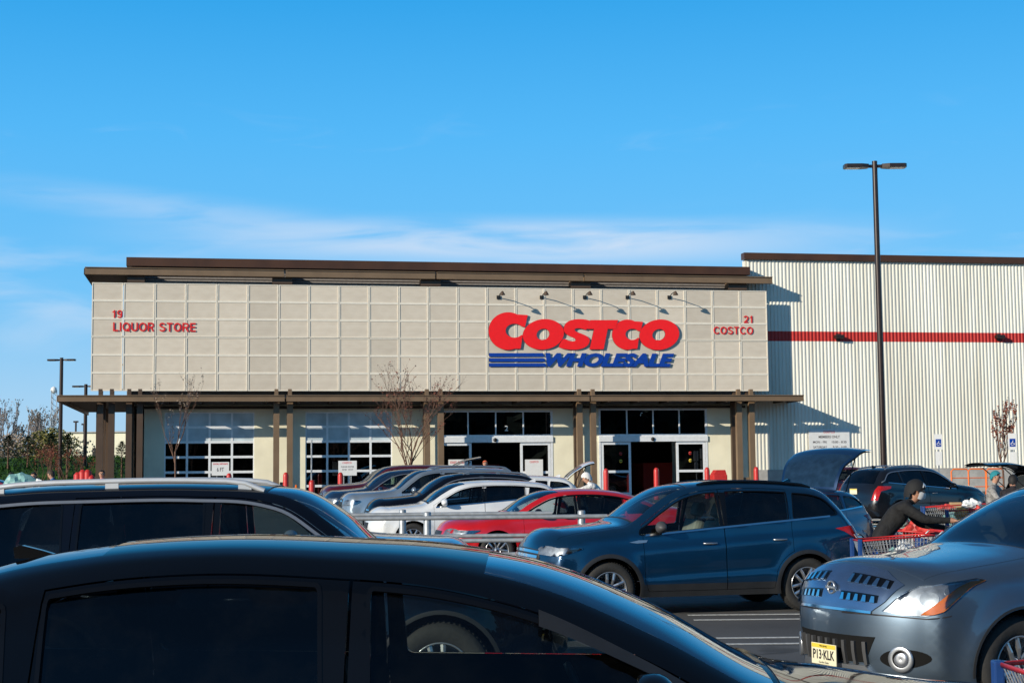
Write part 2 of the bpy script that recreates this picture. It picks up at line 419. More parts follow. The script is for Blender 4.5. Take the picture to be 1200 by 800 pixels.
class Car:
    """builds one side surface, its doors and panes, and the band over the top"""
    def __init__(s, sh, x0):
        s.sh = sh; s.x0 = x0      # x0: shift so that the origin sits at the middle of the car
    def tf(s, V): V = np.array(V, float); V[:, 0] -= s.x0; return V
    def surf(s, name, V2, T, mi, mats, parent, sides=(-1, 1), off=0.0, flange=.03, single=True):
        """map triangles of the side domain on one or both flanks"""
        if len(T) == 0: return None
        used = np.unique(T); rm = -np.ones(len(V2), int); rm[used] = np.arange(len(used))
        p, n = s.sh.side_pos(V2[used], off); T = rm[T]
        ec = {}
        for t in T:
            for i in range(3):
                e = (t[i], t[(i + 1) % 3]); k = (min(e), max(e)); ec.setdefault(k, []).append(e)
        bd = [e[0] for e in ec.values() if len(e) == 1]
        AV, AF, AM, AN = [], [], [], []
        for sd in sides:
            b = len(AV); P = p.copy(); Nn = n.copy(); P[:, 1] *= sd; Nn[:, 1] *= sd
            AV += list(P); AN += list(Nn)
            for t, k in zip(T, mi):
                f = [b + i for i in t]
                # domain triangles are counter-clockwise in (x,z): that faces -y
                AF.append(f if sd < 0 else f[::-1]); AM.append(k)
            if flange:
                mk = {}
                for t, k in zip(T, mi):
                    for i in t: mk[i] = k
                for (i, j) in bd:
                    q = [P[i], P[j], P[j] - [0, sd * flange, 0], P[i] - [0, sd * flange, 0]]
                    fn = np.cross(q[1] - q[0], q[2] - q[0]); L = np.linalg.norm(fn)
                    if L < 1e-12: continue
                    fn /= L
                    b2 = len(AV); AV += q
                    ff = [b2 + 3, b2 + 2, b2 + 1, b2]
                    if sd > 0: ff = ff[::-1]
                    fn = np.cross(np.array(AV[ff[1]]) - AV[ff[0]], np.array(AV[ff[2]]) - AV[ff[0]]); fn /= max(np.linalg.norm(fn), 1e-9)
                    AN += [fn] * 4; AF.append(ff); AM.append(mk.get(i, 0))
        return mesh_custom(name, s.tf(AV), AF, AM, AN, parent, mats)
    def patch(s, name, end, poly, mats, parent, off=.006, flange=.02, g=.05, mirror=True, fn=None, smooth_r=0):
        """polygon in (q,z) laid over the corner of nose or tail"""
        poly = np.asarray(poly, float)
        if smooth_r: poly = chaikin(poly, smooth_r)
        if area(poly) < 0: poly = poly[::-1]
        pl = resample(poly, g); V2, T = cdt([(pl, True)], None, g, pl)
        c = V2[T].mean(1); T = T[inside(pl, c)]
        P = s.sh.wrap(end, V2[:, 0], V2[:, 1], off)
        B = s.sh.wrap(end, V2[:, 0], V2[:, 1], off - flange)
        ec = {}; res = []
        for t in T:
            for i in range(3):
                e = (t[i], t[(i + 1) % 3]); ec.setdefault((min(e), max(e)), []).append(e)
        bd = [e[0] for e in ec.values() if len(e) == 1]
        for k, sd in enumerate((1, -1) if mirror else (-1,)):
            mb = MB(); Q = s.tf(P * [1, sd, 1]); Q2 = s.tf(B * [1, sd, 1])
            n = len(Q)
            mb.add(list(Q), [tuple(t) for t in T], 0, True)
            mb.add(list(Q) + list(Q2), [(i, j, j + n, i + n) for i, j in bd], 0, False)
            res.append(mb.build(name, mats, parent[k] if isinstance(parent, list) else parent))
        return res if mirror else res[0]
    def strip(s, mb, pts, w, off, sides=(-1, 1), mi=0, closed=True, inner=0.0, step=.05):
        """thin bead following a line of the flank"""
        pl = resample(pts, step, closed)
        if closed: a = inset(pl, inner); b = inset(pl, inner - w); k = min(len(a), len(b)); a = a[:k]; b = b[:k]
        else:
            t = np.gradient(pl, axis=0); t /= np.hypot(*t.T)[:, None]; nn = np.stack([-t[:, 1], t[:, 0]], 1); a = pl - nn * w / 2; b = pl + nn * w / 2
        A = s.sh.side_pos(a, off)[0]; B = s.sh.side_pos(b, off)[0]; A0 = s.sh.side_pos(a, -.004)[0]; B0 = s.sh.side_pos(b, -.004)[0]
        n = len(A)
        for sd in sides:
            V = s.tf(np.concatenate([A, B, B0, A0]) * [1, sd, 1]); fs = []
            for i in range(n if closed else n - 1):
                j = (i + 1) % n
                fs += [(i, j, n + j, n + i), (n + i, n + j, 2 * n + j, 2 * n + i), (3 * n + i, 3 * n + j, j, i)]
            if not closed: fs += [(0, n, 2 * n, 3 * n), (n - 1, 2 * n - 1, 3 * n - 1, 4 * n - 1)]
            mb.add(list(V), fs, mi)

def wheel_meshes(r=.345, w=.22, rr=.225, spokes=5, double=True, dark=False, tread=True):
    t = MB()
    hw = w / 2
    t.lathe([(rr, -hw * .82), (rr + .02, -hw * .98), (r * .86, -hw * 1.02), (r * .955, -hw * .86), (r * .985, -hw * .72), (r, -hw * .4), (r, hw * .4), (r * .985, hw * .72), (r * .955, hw * .86), (r * .86, hw), (rr + .02, hw * .98), (rr, hw * .8)], 40, 0, 'y')
    if tread:
        for k in range(60):
            q = 2 * math.pi * k / 60; M4 = Matrix.Rotation(q, 4, 'Y')
            t.box(-.006, .006, -hw * .78, -hw * .1, r * .993, r * 1.006, 0, 0, M4); t.box(-.006, .006, hw * .1, hw * .78, r * .993, r * 1.006, 0, 0, M4)
    rim = MB(); o = -hw * .80          # outer face points to -y
    rim.lathe([(rr * 1.0, o), (rr * 1.015, o - .012), (rr * .965, o - .012), (rr * .93, o + .02), (rr * .90, o + .14), (rr * .55, o + .15)], 40, 0, 'y')
    rim.lathe([(0, o + .10), (rr * .62, o + .10), (rr * .62, o + .12)], 32, 1, 'y')          # brake disc
    rim.lathe([(0, o + .004), (.028, o + .004), (.036, o + .012), (.05, o + .016), (.075, o + .03), (.078, o + .09)], 24, 0, 'y')
    rim.lathe([(0, o - .001), (.022, o - .001), (.026, o + .006)], 16, 1, 'y')
    for k in range(5):
        q = 2 * math.pi * (k + .5) / 5
        rim.lathe([(0, o + .013), (.007, o + .013), (.008, o + .03)], 8, 1, 'y', (.052 * math.cos(q), 0, .052 * math.sin(q)))
    for k in range(spokes):
        for d in ((-1, 1) if double else (0,)):
            q = 2 * math.pi * k / spokes + .3
            M4 = Matrix.Rotation(q, 4, 'Y')
            w0, w1 = (.016, .020) if double else (.026, .032)
            s0 = d * .030; s1 = d * .052 * (5 / spokes) ** .5
            a, b = .055, rr * .95
            vs = []
            for (x, ss, ww, y) in ((a, s0, w0, o + .016), (b * .6, (s0 + s1) / 2, (w0 + w1) / 2 * .9, o - .004), (b, s1, w1, o + .002)):
                vs += [(x, y, ss - ww), (x, y - .006, ss), (x, y, ss + ww), (x, y + .05, ss + ww * .8), (x, y + .05, ss - ww * .8)]
            fs = []
            for i in range(2):
                for j in range(5): fs.append((i * 5 + j, i * 5 + (j + 1) % 5, i * 5 + 5 + (j + 1) % 5, i * 5 + 5 + j))
            fs += [(0, 1, 2, 3, 4), (10, 11, 12, 13, 14)]
            rim.add([M4 @ Vector(v) for v in vs], fs, 0)
    T = t.build('tyre', [M['tyre']]); Rm = rim.build('rim', [M['darkalloy'] if dark else M['alloy'], M['darkalloy']])
    mt, mr = T.data, Rm.data
    bpy.data.objects.remove(T); bpy.data.objects.remove(Rm)
    return mt, mr
WH = {}
def put_wheels(root, cars, arches, r, W, key, steer=0.0, **k):
    if key not in WH: WH[key] = wheel_meshes(r=r, **k)
    mt, mr = WH[key]
    for (ax, az) in arches:
        for sd in (-1, 1):
            e = empty('wheel', (ax - cars.x0, sd * (W - .12), r), 0, parent=root)
            e.rotation_euler = (0, random.uniform(0, 6), math.pi if sd > 0 else 0)
            if steer and ax < 2: e.rotation_euler[2] += steer
            for me in (mt, mr):
                o = bpy.data.objects.new(me.name.split('.')[0], me); col.objects.link(o); o.parent = e
def seat_mesh():
    mb = MB()
    mb.box(-.25, .27, -.25, .25, .32, .50, 0, .06)
    M4 = Matrix.Translation((.22, 0, .44)) @ Matrix.Rotation(R(18), 4, 'Y')
    mb.box(-.08, .06, -.24, .24, 0, .58, 0, .05, M4); mb.box(-.075, .05, -.14, .14, .63, .82, 0, .05, M4)
    mb.box(-.012, .012, -.05, -.03, .55, .66, 0, 0, M4); mb.box(-.012, .012, .03, .05, .55, .66, 0, 0, M4)
    o = mb.build('seat', [M['seat_beige']]); me = o.data; bpy.data.objects.remove(o)
    me2 = me.copy(); me2.materials.clear(); me2.materials.append(M['seat_dark']); return me, me2
SEAT = seat_mesh()

def build_car(name, label, P, loc, heading, paintm, group=None, cat='car', g=.07, windows_dark_from=1, seat='dark', ground=None, mats2=None, details=None):
    """P: dict with the shell, belt, pillars, doors ..."""
    sh = P['sh']; c = Car(sh, P['L'] / 2)
    root = empty(name, loc, heading, label, cat, group)
    clad = P.get('clad'); mats = [paintm, M['blackplastic'], M['glossblack']]
    # --- domain outline
    prof = sh.P; arcs = []
    zr = sh.zrock; ra = sh.ra
    bottom = []
    xs = np.linspace(prof[-1, 0], prof[0, 0], int((prof[-1, 0] - prof[0, 0]) / .03))
    def arch_z(x, rad):
        z = -1.0
        for (ax, az) in sh.arches:
            if abs(x - ax) < rad: z = max(z, az + math.sqrt(rad * rad - (x - ax) ** 2))
        return z
    key = []
    for (ax, az) in sh.arches:
        h = math.sqrt(max(ra * ra - (zr - az) ** 2, 0))
        n = 22; a0 = math.asin((zr - az) / ra)
        key.append((ax, [(ax + ra * math.cos(q), az + ra * math.sin(q)) for q in np.linspace(a0, math.pi - a0, n)]))
    key.sort(key=lambda k: -k[0])
    line = [tuple(prof[-1])]
    for ax, pts in key: line += pts
    line.append(tuple(prof[0]))
    bottom = resample(line, g * .8, closed=False)[1:-1]
    outline = np.concatenate([prof, bottom])
    # --- greenhouse offset curves
    def topcurve(m_):
        q = sh.P - sh.nrm * m_
        k = [i for i in range(len(q)) if sh.P[i, 1] > sh.zbelt(sh.P[i, 0]) - .02 and sh.nrm[i, 1] > -.75]
        q = q[k]; o = np.maximum.accumulate(q[:, 0]); return o, q[:, 1]
    xm, zm = topcurve(P.get('frame', .085)); xd, zd = topcurve(.038)
    def zt(x): return np.interp(x, xm, zm)
    def zt2(x): return np.interp(x, xd, zd)
    zb = sh.zbelt
    rear_m = P.get('rear_m', .0)
    def win(xa, xb, sl_a=0.0, sl_b=0.0, low=.03):
        """pane between two pillar lines"""
        X = np.linspace(xa - .6, xb + .6, 90); Z = zt(X); B = zb(X) + low
        pts_top = [];
        for x, z in zip(X, Z):
            b = zb(x) + low
            if z > b + .012 and x > xa + sl_a * (z - b) and x < xb + sl_b * (z - b): pts_top.append((x, z))
        if len(pts_top) < 3: return None
        xa0 = xa if zt(xa) > zb(xa) + low + .03 else pts_top[0][0] - .01
        xb0 = xb if zt(xb) > zb(xb) + low + .03 else pts_top[-1][0] + .01
        pts = [(xa0, zb(xa0) + low), (xb0, zb(xb0) + low)] + pts_top[::-1]
        if len(pts_top) > 30: pass
        # thin and round
        pl = chaikin(resample(pts, .075), 2)
        return pl if area(pl) > 0 else pl[::-1]
    wins = []       # (poly, door index or None, kind)
    pil = P['pillars']     # [(xa, xb, door, slope_a, slope_b)]
    for (xa, xb, dr, sa, sb) in pil:
        w_ = win(xa, xb, sa, sb)
        if w_ is not None: wins.append((w_, dr))
    doors = []
    for (xa, xb, cut) in P['doors']:
        X = np.linspace(xa, xb, 24); top = [(x, zt2(x)) for x in X][::-1]
        zlo = P.get('door_z', zr + .07); Xb = np.linspace(xa, xb, 24)
        low = [(x, max(zlo, arch_z(x, ra + .07))) for x in Xb]
        pl = np.array(low + top); doors.append(pl if area(pl) > 0 else pl[::-1])
    loops = [(outline, True)]
    gap = .006
    dins = []
    for d in doors:
        dr_ = resample(d, g * .8); di = inset(dr_, gap); loops += [(dr_, True), (di, True)]; dins.append(di)
    wl = []
    for w_, dr in wins:
        r_ = resample(w_, g * .6); loops.append((r_, True)); wl.append(r_)
    marks = []
    if clad:
        zc, rc = clad
        marks.append((np.array([(-.5, -1), (sh.L + 1, -1), (sh.L + 1, zc), (-.5, zc)]), 1))
        ln = [(x, zc) for x in np.arange(.0, sh.L, g)]
        loops.append((np.array([p for p in ln if inside(outline, np.array([p]))[0]]), False))
        for (ax, az) in sh.arches:
            cr = np.array([(ax + (ra + rc) * math.cos(q), az + (ra + rc) * math.sin(q)) for q in np.linspace(0, 2 * math.pi, 60)[:-1]])
            marks.append((cr, 1)); lp = [p for p in cr if p[1] > zr and inside(outline, np.array([p]))[0]]
            if len(lp) > 3:
                lp = sorted(lp, key=lambda p: math.atan2(p[1] - az, p[0] - ax)); loops.append((np.array(lp), False))
    for (xa, xb, sa) in P.get('bpillars', []):
        q = np.array([(xa, zb(xa) + .015), (xb, zb(xb) + .015), (xb + sa * .6, zt(xb) + .0), (xa + sa * .6, zt(xa) + .0)]); marks.append((q, 2))
    V2, T = cdt(loops, None, g, outline)
    cen = V2[T].mean(1)
    a2 = V2[T]; ar = (a2[:, 1, 0] - a2[:, 0, 0]) * (a2[:, 2, 1] - a2[:, 0, 1]) - (a2[:, 2, 0] - a2[:, 0, 0]) * (a2[:, 1, 1] - a2[:, 0, 1])
    T = np.where(ar[:, None] < 0, T[:, ::-1], T)
    ins = inside(outline, cen); mi = np.zeros(len(T), int)
    for pl, k in marks: mi[inside(pl, cen)] = k
    inw = np.full(len(T), -1)
    for k, w_ in enumerate(wl): inw[inside(w_, cen)] = k
    ind = np.full(len(T), -1); ing = np.zeros(len(T), bool)
    for k, (d, di) in enumerate(zip(doors, dins)):
        o_ = inside(d, cen); i_ = inside(di, cen); ind[i_] = k; ing |= (o_ & ~i_)
    body_sel = ins & (inw < 0) & (ind < 0) & ~ing
    # --- body mesh : flanks + band over the top
    side = c.surf('body_side', V2, T[body_sel], mi[body_sel], mats, None)
    n = len(sh.P)
    i_ws0 = sh.station(x=P['ws'][0]); i_ws1 = sh.station(x=P['ws'][1]); i_rg0 = sh.station(x=P['rg'][0]); i_rg1 = sh.station(x=P['rg'][1])
    i_h0 = sh.station(z=P['hood_z'], end='front')
    I = sorted(set([float(k) for k in range(n)] + [i_ws0, i_ws1, i_rg0, i_rg1, i_h0]))
    I = [I[0]] + [b for a, b in zip(I, I[1:]) if b - a > 1e-3]
    tw = P.get('ws_t', .90); th = .88
    tt = sorted(set([0.0] + [round(v, 3) for v in list(np.linspace(0, .8, 8)) + [th, tw, .94, .965, .985, 1.0]])); tt = [-v for v in reversed(tt) if v > 0] + tt
    I = np.array(I); tt = np.array(tt); GI, GT = np.meshgrid(I, tt, indexing='ij')
    PV = sh.rib(GI, GT); PN = sh.rib_n(GI, GT)
    kT = len(tt); BF, BM, WF, RF, HF = [], [], [], [], []
    hatch_open = P.get('hatch_open'); TG = []; TGG = []
    i_hb = sh.station(z=P.get('hatch_z', .6), end='rear')
    for a in range(len(I) - 1):
        mi_i = (I[a] + I[a + 1]) / 2
        for b in range(kT - 1):
            mt_ = abs((tt[b] + tt[b + 1]) / 2)
            f = (a * kT + b, (a + 1) * kT + b, (a + 1) * kT + b + 1, a * kT + b + 1)
            iw = i_ws0 < mi_i < i_ws1 and mt_ < tw
            ir = i_rg0 < mi_i < i_rg1 and mt_ < .84
            ih = i_h0 < mi_i < i_ws0 - .8 and mt_ < th
            it_ = hatch_open and i_rg0 - 1 < mi_i < i_hb and mt_ < .88
            if it_: (TGG if ir else TG).append(f)
            elif iw: WF.append(f)
            elif ir: RF.append(f)
            elif ih: HF.append(f)
            else:
                BF.append(f)
                zz = sh.P[int(mi_i), 1]; cc_ = clad and zz < clad[0] + (.06 if mi_i < n / 2 else .12)
                BM.append(1 if cc_ or (i_ws0 - 1.3 < mi_i < i_ws0 and mt_ < tw) else 0)
    def grid_obj(nm, faces, mi_, mts, parent, dz=0.0, shrink=0.0, flange=0.0):
        if not faces: return None
        F = np.array(faces); used = np.unique(F); rm = -np.ones(len(I) * kT, int); rm[used] = np.arange(len(used))
        P_ = PV.reshape(-1, 3)[used] + PN.reshape(-1, 3)[used] * dz; N_ = PN.reshape(-1, 3)[used]
        F = rm[F]; F = [tuple(f) for f in F]; V_ = list(P_); NN = list(N_); MI_ = list(mi_)
        if flange:
            ec = {}
            for f in F:
                for i in range(4):
                    e = (f[i], f[(i + 1) % 4]); ec.setdefault((min(e), max(e)), []).append(e)
            for e in [e[0] for e in ec.values() if len(e) == 1]:
                i, j = e; q = [V_[i], V_[j], V_[j] - N_[j] * flange, V_[i] - N_[i] * flange]; b = len(V_)
                fn = np.cross(q[3] - q[0], q[1] - q[0]); fn /= max(np.linalg.norm(fn), 1e-9)
                V_ += q; NN += [-fn * -1] * 4; F.append((b, b + 3, b + 2, b + 1)); MI_.append(MI_[0])
        return mesh_custom(nm, c.tf(V_), F, MI_, NN, parent, mts)
    top = grid_obj('band', BF, BM, mats, None, flange=.02)
    # merge flanks and band in one mesh
    def merge(name, objs, parent, mts, extra=None):
        V_, F_, M_, N_ = [], [], [], []
        for o in objs:
            if o is None: continue
            me = o.data; b = len(V_); V_ += [v.co[:] for v in me.vertices]
            cn = [None] * len(me.vertices)
            for l in me.loops: cn[l.vertex_index] = me.corner_normals[l.index].vector[:]
            N_ += [x if x else (0, 0, 1) for x in cn]
            F_ += [[b + i for i in p.vertices] for p in me.polygons]; M_ += [p.material_index for p in me.polygons]
            bpy.data.objects.remove(o); bpy.data.meshes.remove(me)
        if extra:
            b = len(V_); V_ += [tuple(v) for v in extra.v]; F_ += [[b + i for i in f] for f in extra.f]; M_ += extra.mi
            me = bpy.data.meshes.new('x'); me.from_pydata([tuple(v) for v in extra.v], [], extra.f)
            vn = [v.normal[:] for v in me.vertices]; N_ += vn; bpy.data.meshes.remove(me)
        me = bpy.data.meshes.new(name); me.from_pydata(V_, [], F_); me.polygons.foreach_set('material_index', M_)
        me.polygons.foreach_set('use_smooth', [True] * len(F_)); me.normals_split_custom_set_from_vertices(N_)
        return link(name, me, parent, mts)
    body = merge('body', [side, top], root, mats)
    # wheel houses, floor, dark firewall
    ub = MB()
    x0 = P['L'] / 2
    for (ax, az) in sh.arches:
        for sd in (-1, 1):
            q = np.linspace(-.35, math.pi + .35, 16); r_ = ra + .004
            vo = [(ax - x0 + r_ * math.cos(a), sd * (sh.W * .88), az + r_ * math.sin(a)) for a in q]; vi = [(v[0], sd * .42, v[2]) for v in vo]
            ub.add(vo + vi, [(i, i + 1, 17 + i, 16 + i) for i in range(15)], 0); ub.add(vi + [(ax - x0, sd * .42, az)], [(i, i + 1, 16) for i in range(15)], 0)
    ub.box(.25 - x0, P['L'] - .25 - x0, -.45, .45, zr - .02, zr + .06)
    for (xa, xb) in ((P['arch_gap'][0], P['arch_gap'][1]),): ub.box(xa - x0, xb - x0, -sh.W * .86, sh.W * .86, zr - .01, zr + .07)
    ub.box(P['ws'][0] - .25 - x0, P['ws'][0] - .22 - x0, -sh.W * .8, sh.W * .8, zr, zb(1) - .05)
    # dashboard and rear shelf
    ub.box(P['ws'][0] - .15 - x0, P['ws'][0] + .42 - x0, -sh.W * .82, sh.W * .82, zb(1) - .28, zb(1) - .05, 0, .05)
    ub.build('underbody', [M['wheelwell']], root)
    # glass
    WS = grid_obj('windshield', WF, [0] * len(WF), [M['windshield']], root, dz=-.008)
    if RF: grid_obj('rear_window', RF, [0] * len(RF), [M['glass_dark']], root, dz=-.008)
    if HF: grid_obj('hood', HF, [0] * len(HF), [paintm], root, dz=.0025, flange=.012)
    # doors with panes, frames, handles
    dobj = {}
    for k in range(len(doors)):
        sel = (ind == k) & (inw < 0)
        for sd in (-1, 1):
            dobj[(k, sd)] = c.surf('door', V2, T[sel], mi[sel], mats, root, sides=(sd,))
    for k, (w_, dr) in enumerate(wins):
        sel = inw == k
        for sd in (-1, 1):
            par = dobj.get((dr, sd)) if dr is not None else root
            gm = M['glass_dark'] if k >= windows_dark_from else M['glass']
            c.surf('window', V2, T[sel], [0] * int(sel.sum()), [gm], par, sides=(sd,), off=-.012, flange=0)
            mb = MB(); c.strip(mb, wl[k], .014, .003, sides=(sd,)); mb.build('window_frame', [M['glossblack']], par)
    tr = P.get('belt_trim')
    if tr:
        for sd in (-1, 1): mb = MB(); c.strip(mb, [(x, zb(x) + .012) for x in np.linspace(tr[0], tr[1], 30)], .022, .007, sides=(sd,), closed=False); mb.build('belt_trim', [M[tr[2]]], root)
    dt = P.get('dlo_trim')
    if dt:
        X = np.linspace(dt[0], dt[1], 60); pts = [(x, zt(x) + .014) for x in X if zt(x) > zb(x) + .03]
        if len(dt) > 3: pts = pts + [(dt[3], zb(dt[3]) + .01)]
        for sd in (-1, 1): mb = MB(); c.strip(mb, pts, .02, .007, sides=(sd,), closed=False, step=.04); mb.build('window_trim', [M[dt[2]]], root)
    for k, hx in enumerate(P.get('handles', [])):
        z = P.get('handle_z', .92) + k * .03
        p, nn = sh.side_pos(np.array([(hx - .09, z), (hx + .09, z)]))
        for sd in (-1, 1):
            mb = MB(); a = c.tf(p * [1, sd, 1]); o_ = Vector((0, sd * .035, 0))
            mb.tube([Vector(a[0]), Vector(a[0]) + o_ * .9 + Vector((.02, 0, 0)), Vector(a[1]) + o_ * .9 - Vector((.02, 0, 0)), Vector(a[1])], .012, 6)
            mb.build('handle', [M[P.get('handle_m', 'satin')] if P.get('handle_m') != 'body' else paintm], dobj.get((k, sd)))
    # mirrors
    mx = P['mirror']; pz = zb(mx) + .10
    py = float(sh.y(np.array([(mx, pz)]))[0])
    for sd in (-1, 1):
        bm = bmesh.new(); bmesh.ops.create_icosphere(bm, subdivisions=3, radius=1)
        for v in bm.verts:
            x, y, z = v.co
            x = max(x, -1); xx = x * .075 if x < 0 else min(x * .12, .05)
            v.co = Vector((mx - x0 + xx + .01 * y, sd * (py + .14) + y * .115 * (1 - .1 * z), pz + z * .075 * (1 - .25 * y * sd)))
        vs = [v.co.copy() for v in bm.verts]; bm.verts.index_update(); fs = [[v.index for v in f.verts] for f in bm.faces]; bm.free()
        mb = MB(); mb.add(vs, fs, 0, True)
        mb.tube([(mx - x0, sd * (py - .02), pz - .04), (mx - x0, sd * (py + .08), pz - .03)], .025, 6, 1)
        mo = mb.build('side_mirror', [M[P['mirror_m']] if 'mirror_m' in P else paintm, M['blackplastic']], root)
        gl = MB(); n_ = 14
        gl.add([(mx - x0 + .053, sd * (py + .14) + .09 * math.cos(q), pz + .055 * math.sin(q)) for q in np.linspace(0, 2 * math.pi, n_ + 1)[:-1]], [tuple(range(n_))])
        gl.build('mirror_glass', [M['chrome']], mo)
    # seats, steering wheel
    me = SEAT[0] if seat == 'beige' else SEAT[1]
    for sx in P['seats']:
        for sd in (-1, 1):
            o = bpy.data.objects.new('seat', me); col.objects.link(o); o.parent = root; o.location = (sx - x0, sd * .38, P.get('seat_z', 0.02))
            o.scale = (1, 1, P.get('seat_s', 1.0))
    st = MB(); cx, cz = P['seats'][0] - x0 - .52, zb(1) - .02
    pts = [(cx + .19 * math.sin(q) * .42, .38 + .19 * math.cos(q), cz + .19 * math.sin(q) * .9) for q in np.linspace(0, 2 * math.pi, 25)]
    st.tube(pts, .013, 6); st.tube([(cx, .2, cz), (cx, .56, cz)], .016, 6); st.tube([(cx, .38, cz), (cx - .3, .38, cz - .12)], .03, 6)
    st.build('steering_wheel', [M['blackplastic']], root)
    # wheels
    put_wheels(root, c, sh.arches, P['r'], sh.W, P['wkey'], **P.get('wk', {}))
    # roof rails
    if P.get('rails'):
        ra0, ra1, rm_ = P['rails'][:3]; lift = P['rails'][3] if len(P['rails']) > 3 else .05
        for sd in (-1, 1):
            xs_ = np.linspace(ra0, ra1, 16); pts = []
            for k, x in enumerate(xs_):
                p = sh.rib(np.array([sh.station(x=x)]), np.array([.86 * sd]))[0]; e_ = min(1, min(k, 15 - k) / 1.2)
                pts.append(p + [0, 0, lift * e_])
            pts = c.tf(pts); mb = MB(); mb.tube([Vector(p) for p in pts], .022, 8)
            for k in (1, 8, 14):
                p = Vector(pts[k]); mb.box(p.x - .05, p.x + .05, p.y - .014, p.y + .014, p.z - lift - .01, p.z)
            mb.build('roof_rail', [M[rm_]], root)
    if P.get('antenna'):
        x = P['antenna']; p = c.tf(sh.rib(np.array([sh.station(x=x)]), np.array([0.0])))[0]
        mb = MB(); k_ = .6 if P.get('antenna_black') else 1.0
        mb.prism([(p[0] - .12, p[2] - .01), (p[0] + .07, p[2] - .01), (p[0] + .075, p[2] + .05 * k_), (p[0] + .045, p[2] + .062 * k_), (p[0] - .03, p[2] + .03 * k_)], -.016, .016); mb.build('antenna', [M['glossblack'] if P.get('antenna_black') else paintm], root)
    if hatch_open:
        piv = sh.rib(np.array([i_rg0 - 1]), np.array([0.0]))[0]; pv = Vector((piv[0] - x0, 0, piv[2] - .02))
        F1 = grid_obj('tailgate', TG, [0] * len(TG), [paintm], root); F2 = grid_obj('window', TGG, [0] * len(TGG), [M['gatewindow']], F1); F3 = grid_obj('inner_lining', TG, [0] * len(TG), [M['blackplastic']], F1, dz=-.035)
        MT = Matrix.Translation(pv) @ Matrix.Rotation(R(-hatch_open), 4, 'Y') @ Matrix.Translation(-pv)
        F1.data.transform(MT); F2.data.transform(MT); F3.data.transform(MT)
        # lining of the gate
        vs = [v.co for v in F1.data.vertices]
        for sd in (-1, 1):
            mb = MB(); a = Vector((pv.x + .25, sd * .55, pv.z - .35))
            far = MT @ Vector((P['L'] - .15 - x0, sd * .58, .95)); mb.tube([a, far], .012, 6); mb.build('strut', [M['darkalloy']], root)
    if details: details(c, root, paintm)
    c.root = root; c.dobj = dobj
    return c
# ------------------------------------------------------------------ vehicle types
def car_type(prof, W, belt, L, H, arches, ra, r, pillars, doors, ws, rg, wkey, step=.05, shell=None, **k):
    sh = Shell(prof, W, belt, L, H, arches, ra, step=step, **(shell or {}))
    d = dict(sh=sh, L=L, pillars=pillars, doors=doors, ws=ws, rg=rg, r=r, wkey=wkey); d.update(k); return d
# compact crossover with a stubby nose
CROSS = [(.30, .22, .10), (.22, .30, .18), (.20, .45, .20), (.205, .60, .21), (.22, .74, .21), (.26, .86, .19), (.33, .94, .15), (.46, .995, .09), (.70, 1.045, .055), (1.00, 1.085, .045), (1.22, 1.12, .05), (1.30, 1.155, .07), (1.62, 1.36, .11), (1.92, 1.525, .09), (2.15, 1.59, .055), (2.5, 1.625, .045), (3.0, 1.63, .04), (3.5, 1.60, .04), (3.80, 1.56, .045), (3.93, 1.51, .05), (4.06, 1.39, .06), (4.20, 1.21, .07), (4.31, 1.06, .08), (4.37, .93, .08), (4.41, .78, .08), (4.44, .60, .09), (4.43, .42, .09), (4.36, .28, .07)]
def crossover(g=.07, **k):
    d = dict(seat_z=.17, pillars=[(1.32, 2.42, 0, 0.12, .06), (2.52, 3.36, 1, .06, .10), (3.44, 4.22, None, .12, -.75)], doors=[(1.36, 2.47, 0), (2.47, 3.40, 1)], ws=(1.30, 2.10), rg=(3.92, 4.25), hood_z=.93,
             mirror=1.58, seats=[2.15, 3.05], handles=[2.26, 3.22], handle_z=.90, bpillars=[(2.40, 2.54, .05)], arch_gap=(1.35, 3.15), clad=(.40, .05), rails=(2.2, 3.85, 'blackplastic', .035), antenna=3.7,
             belt_trim=(1.4, 3.95, 'chrome'), frame=.085)
    sh = dict(fil=.09, crease=[(1.0, .84, 4.3, 1.04, .012, .045), (1.3, .46, 3.3, .54, .014, .045)], flare=.028, tumble=.42, plan=(1.0, .17, .8, .10))
    sh.update(k.pop('shell', {})); d.update(k)
    return car_type(CROSS, .925, (.89, 1.25), 4.52, 1.68, [(.90, .345), (3.59, .345)], .40, .345, ws_t=.9, wkey=d.pop('wkey', 'cross'), shell=sh, **d)
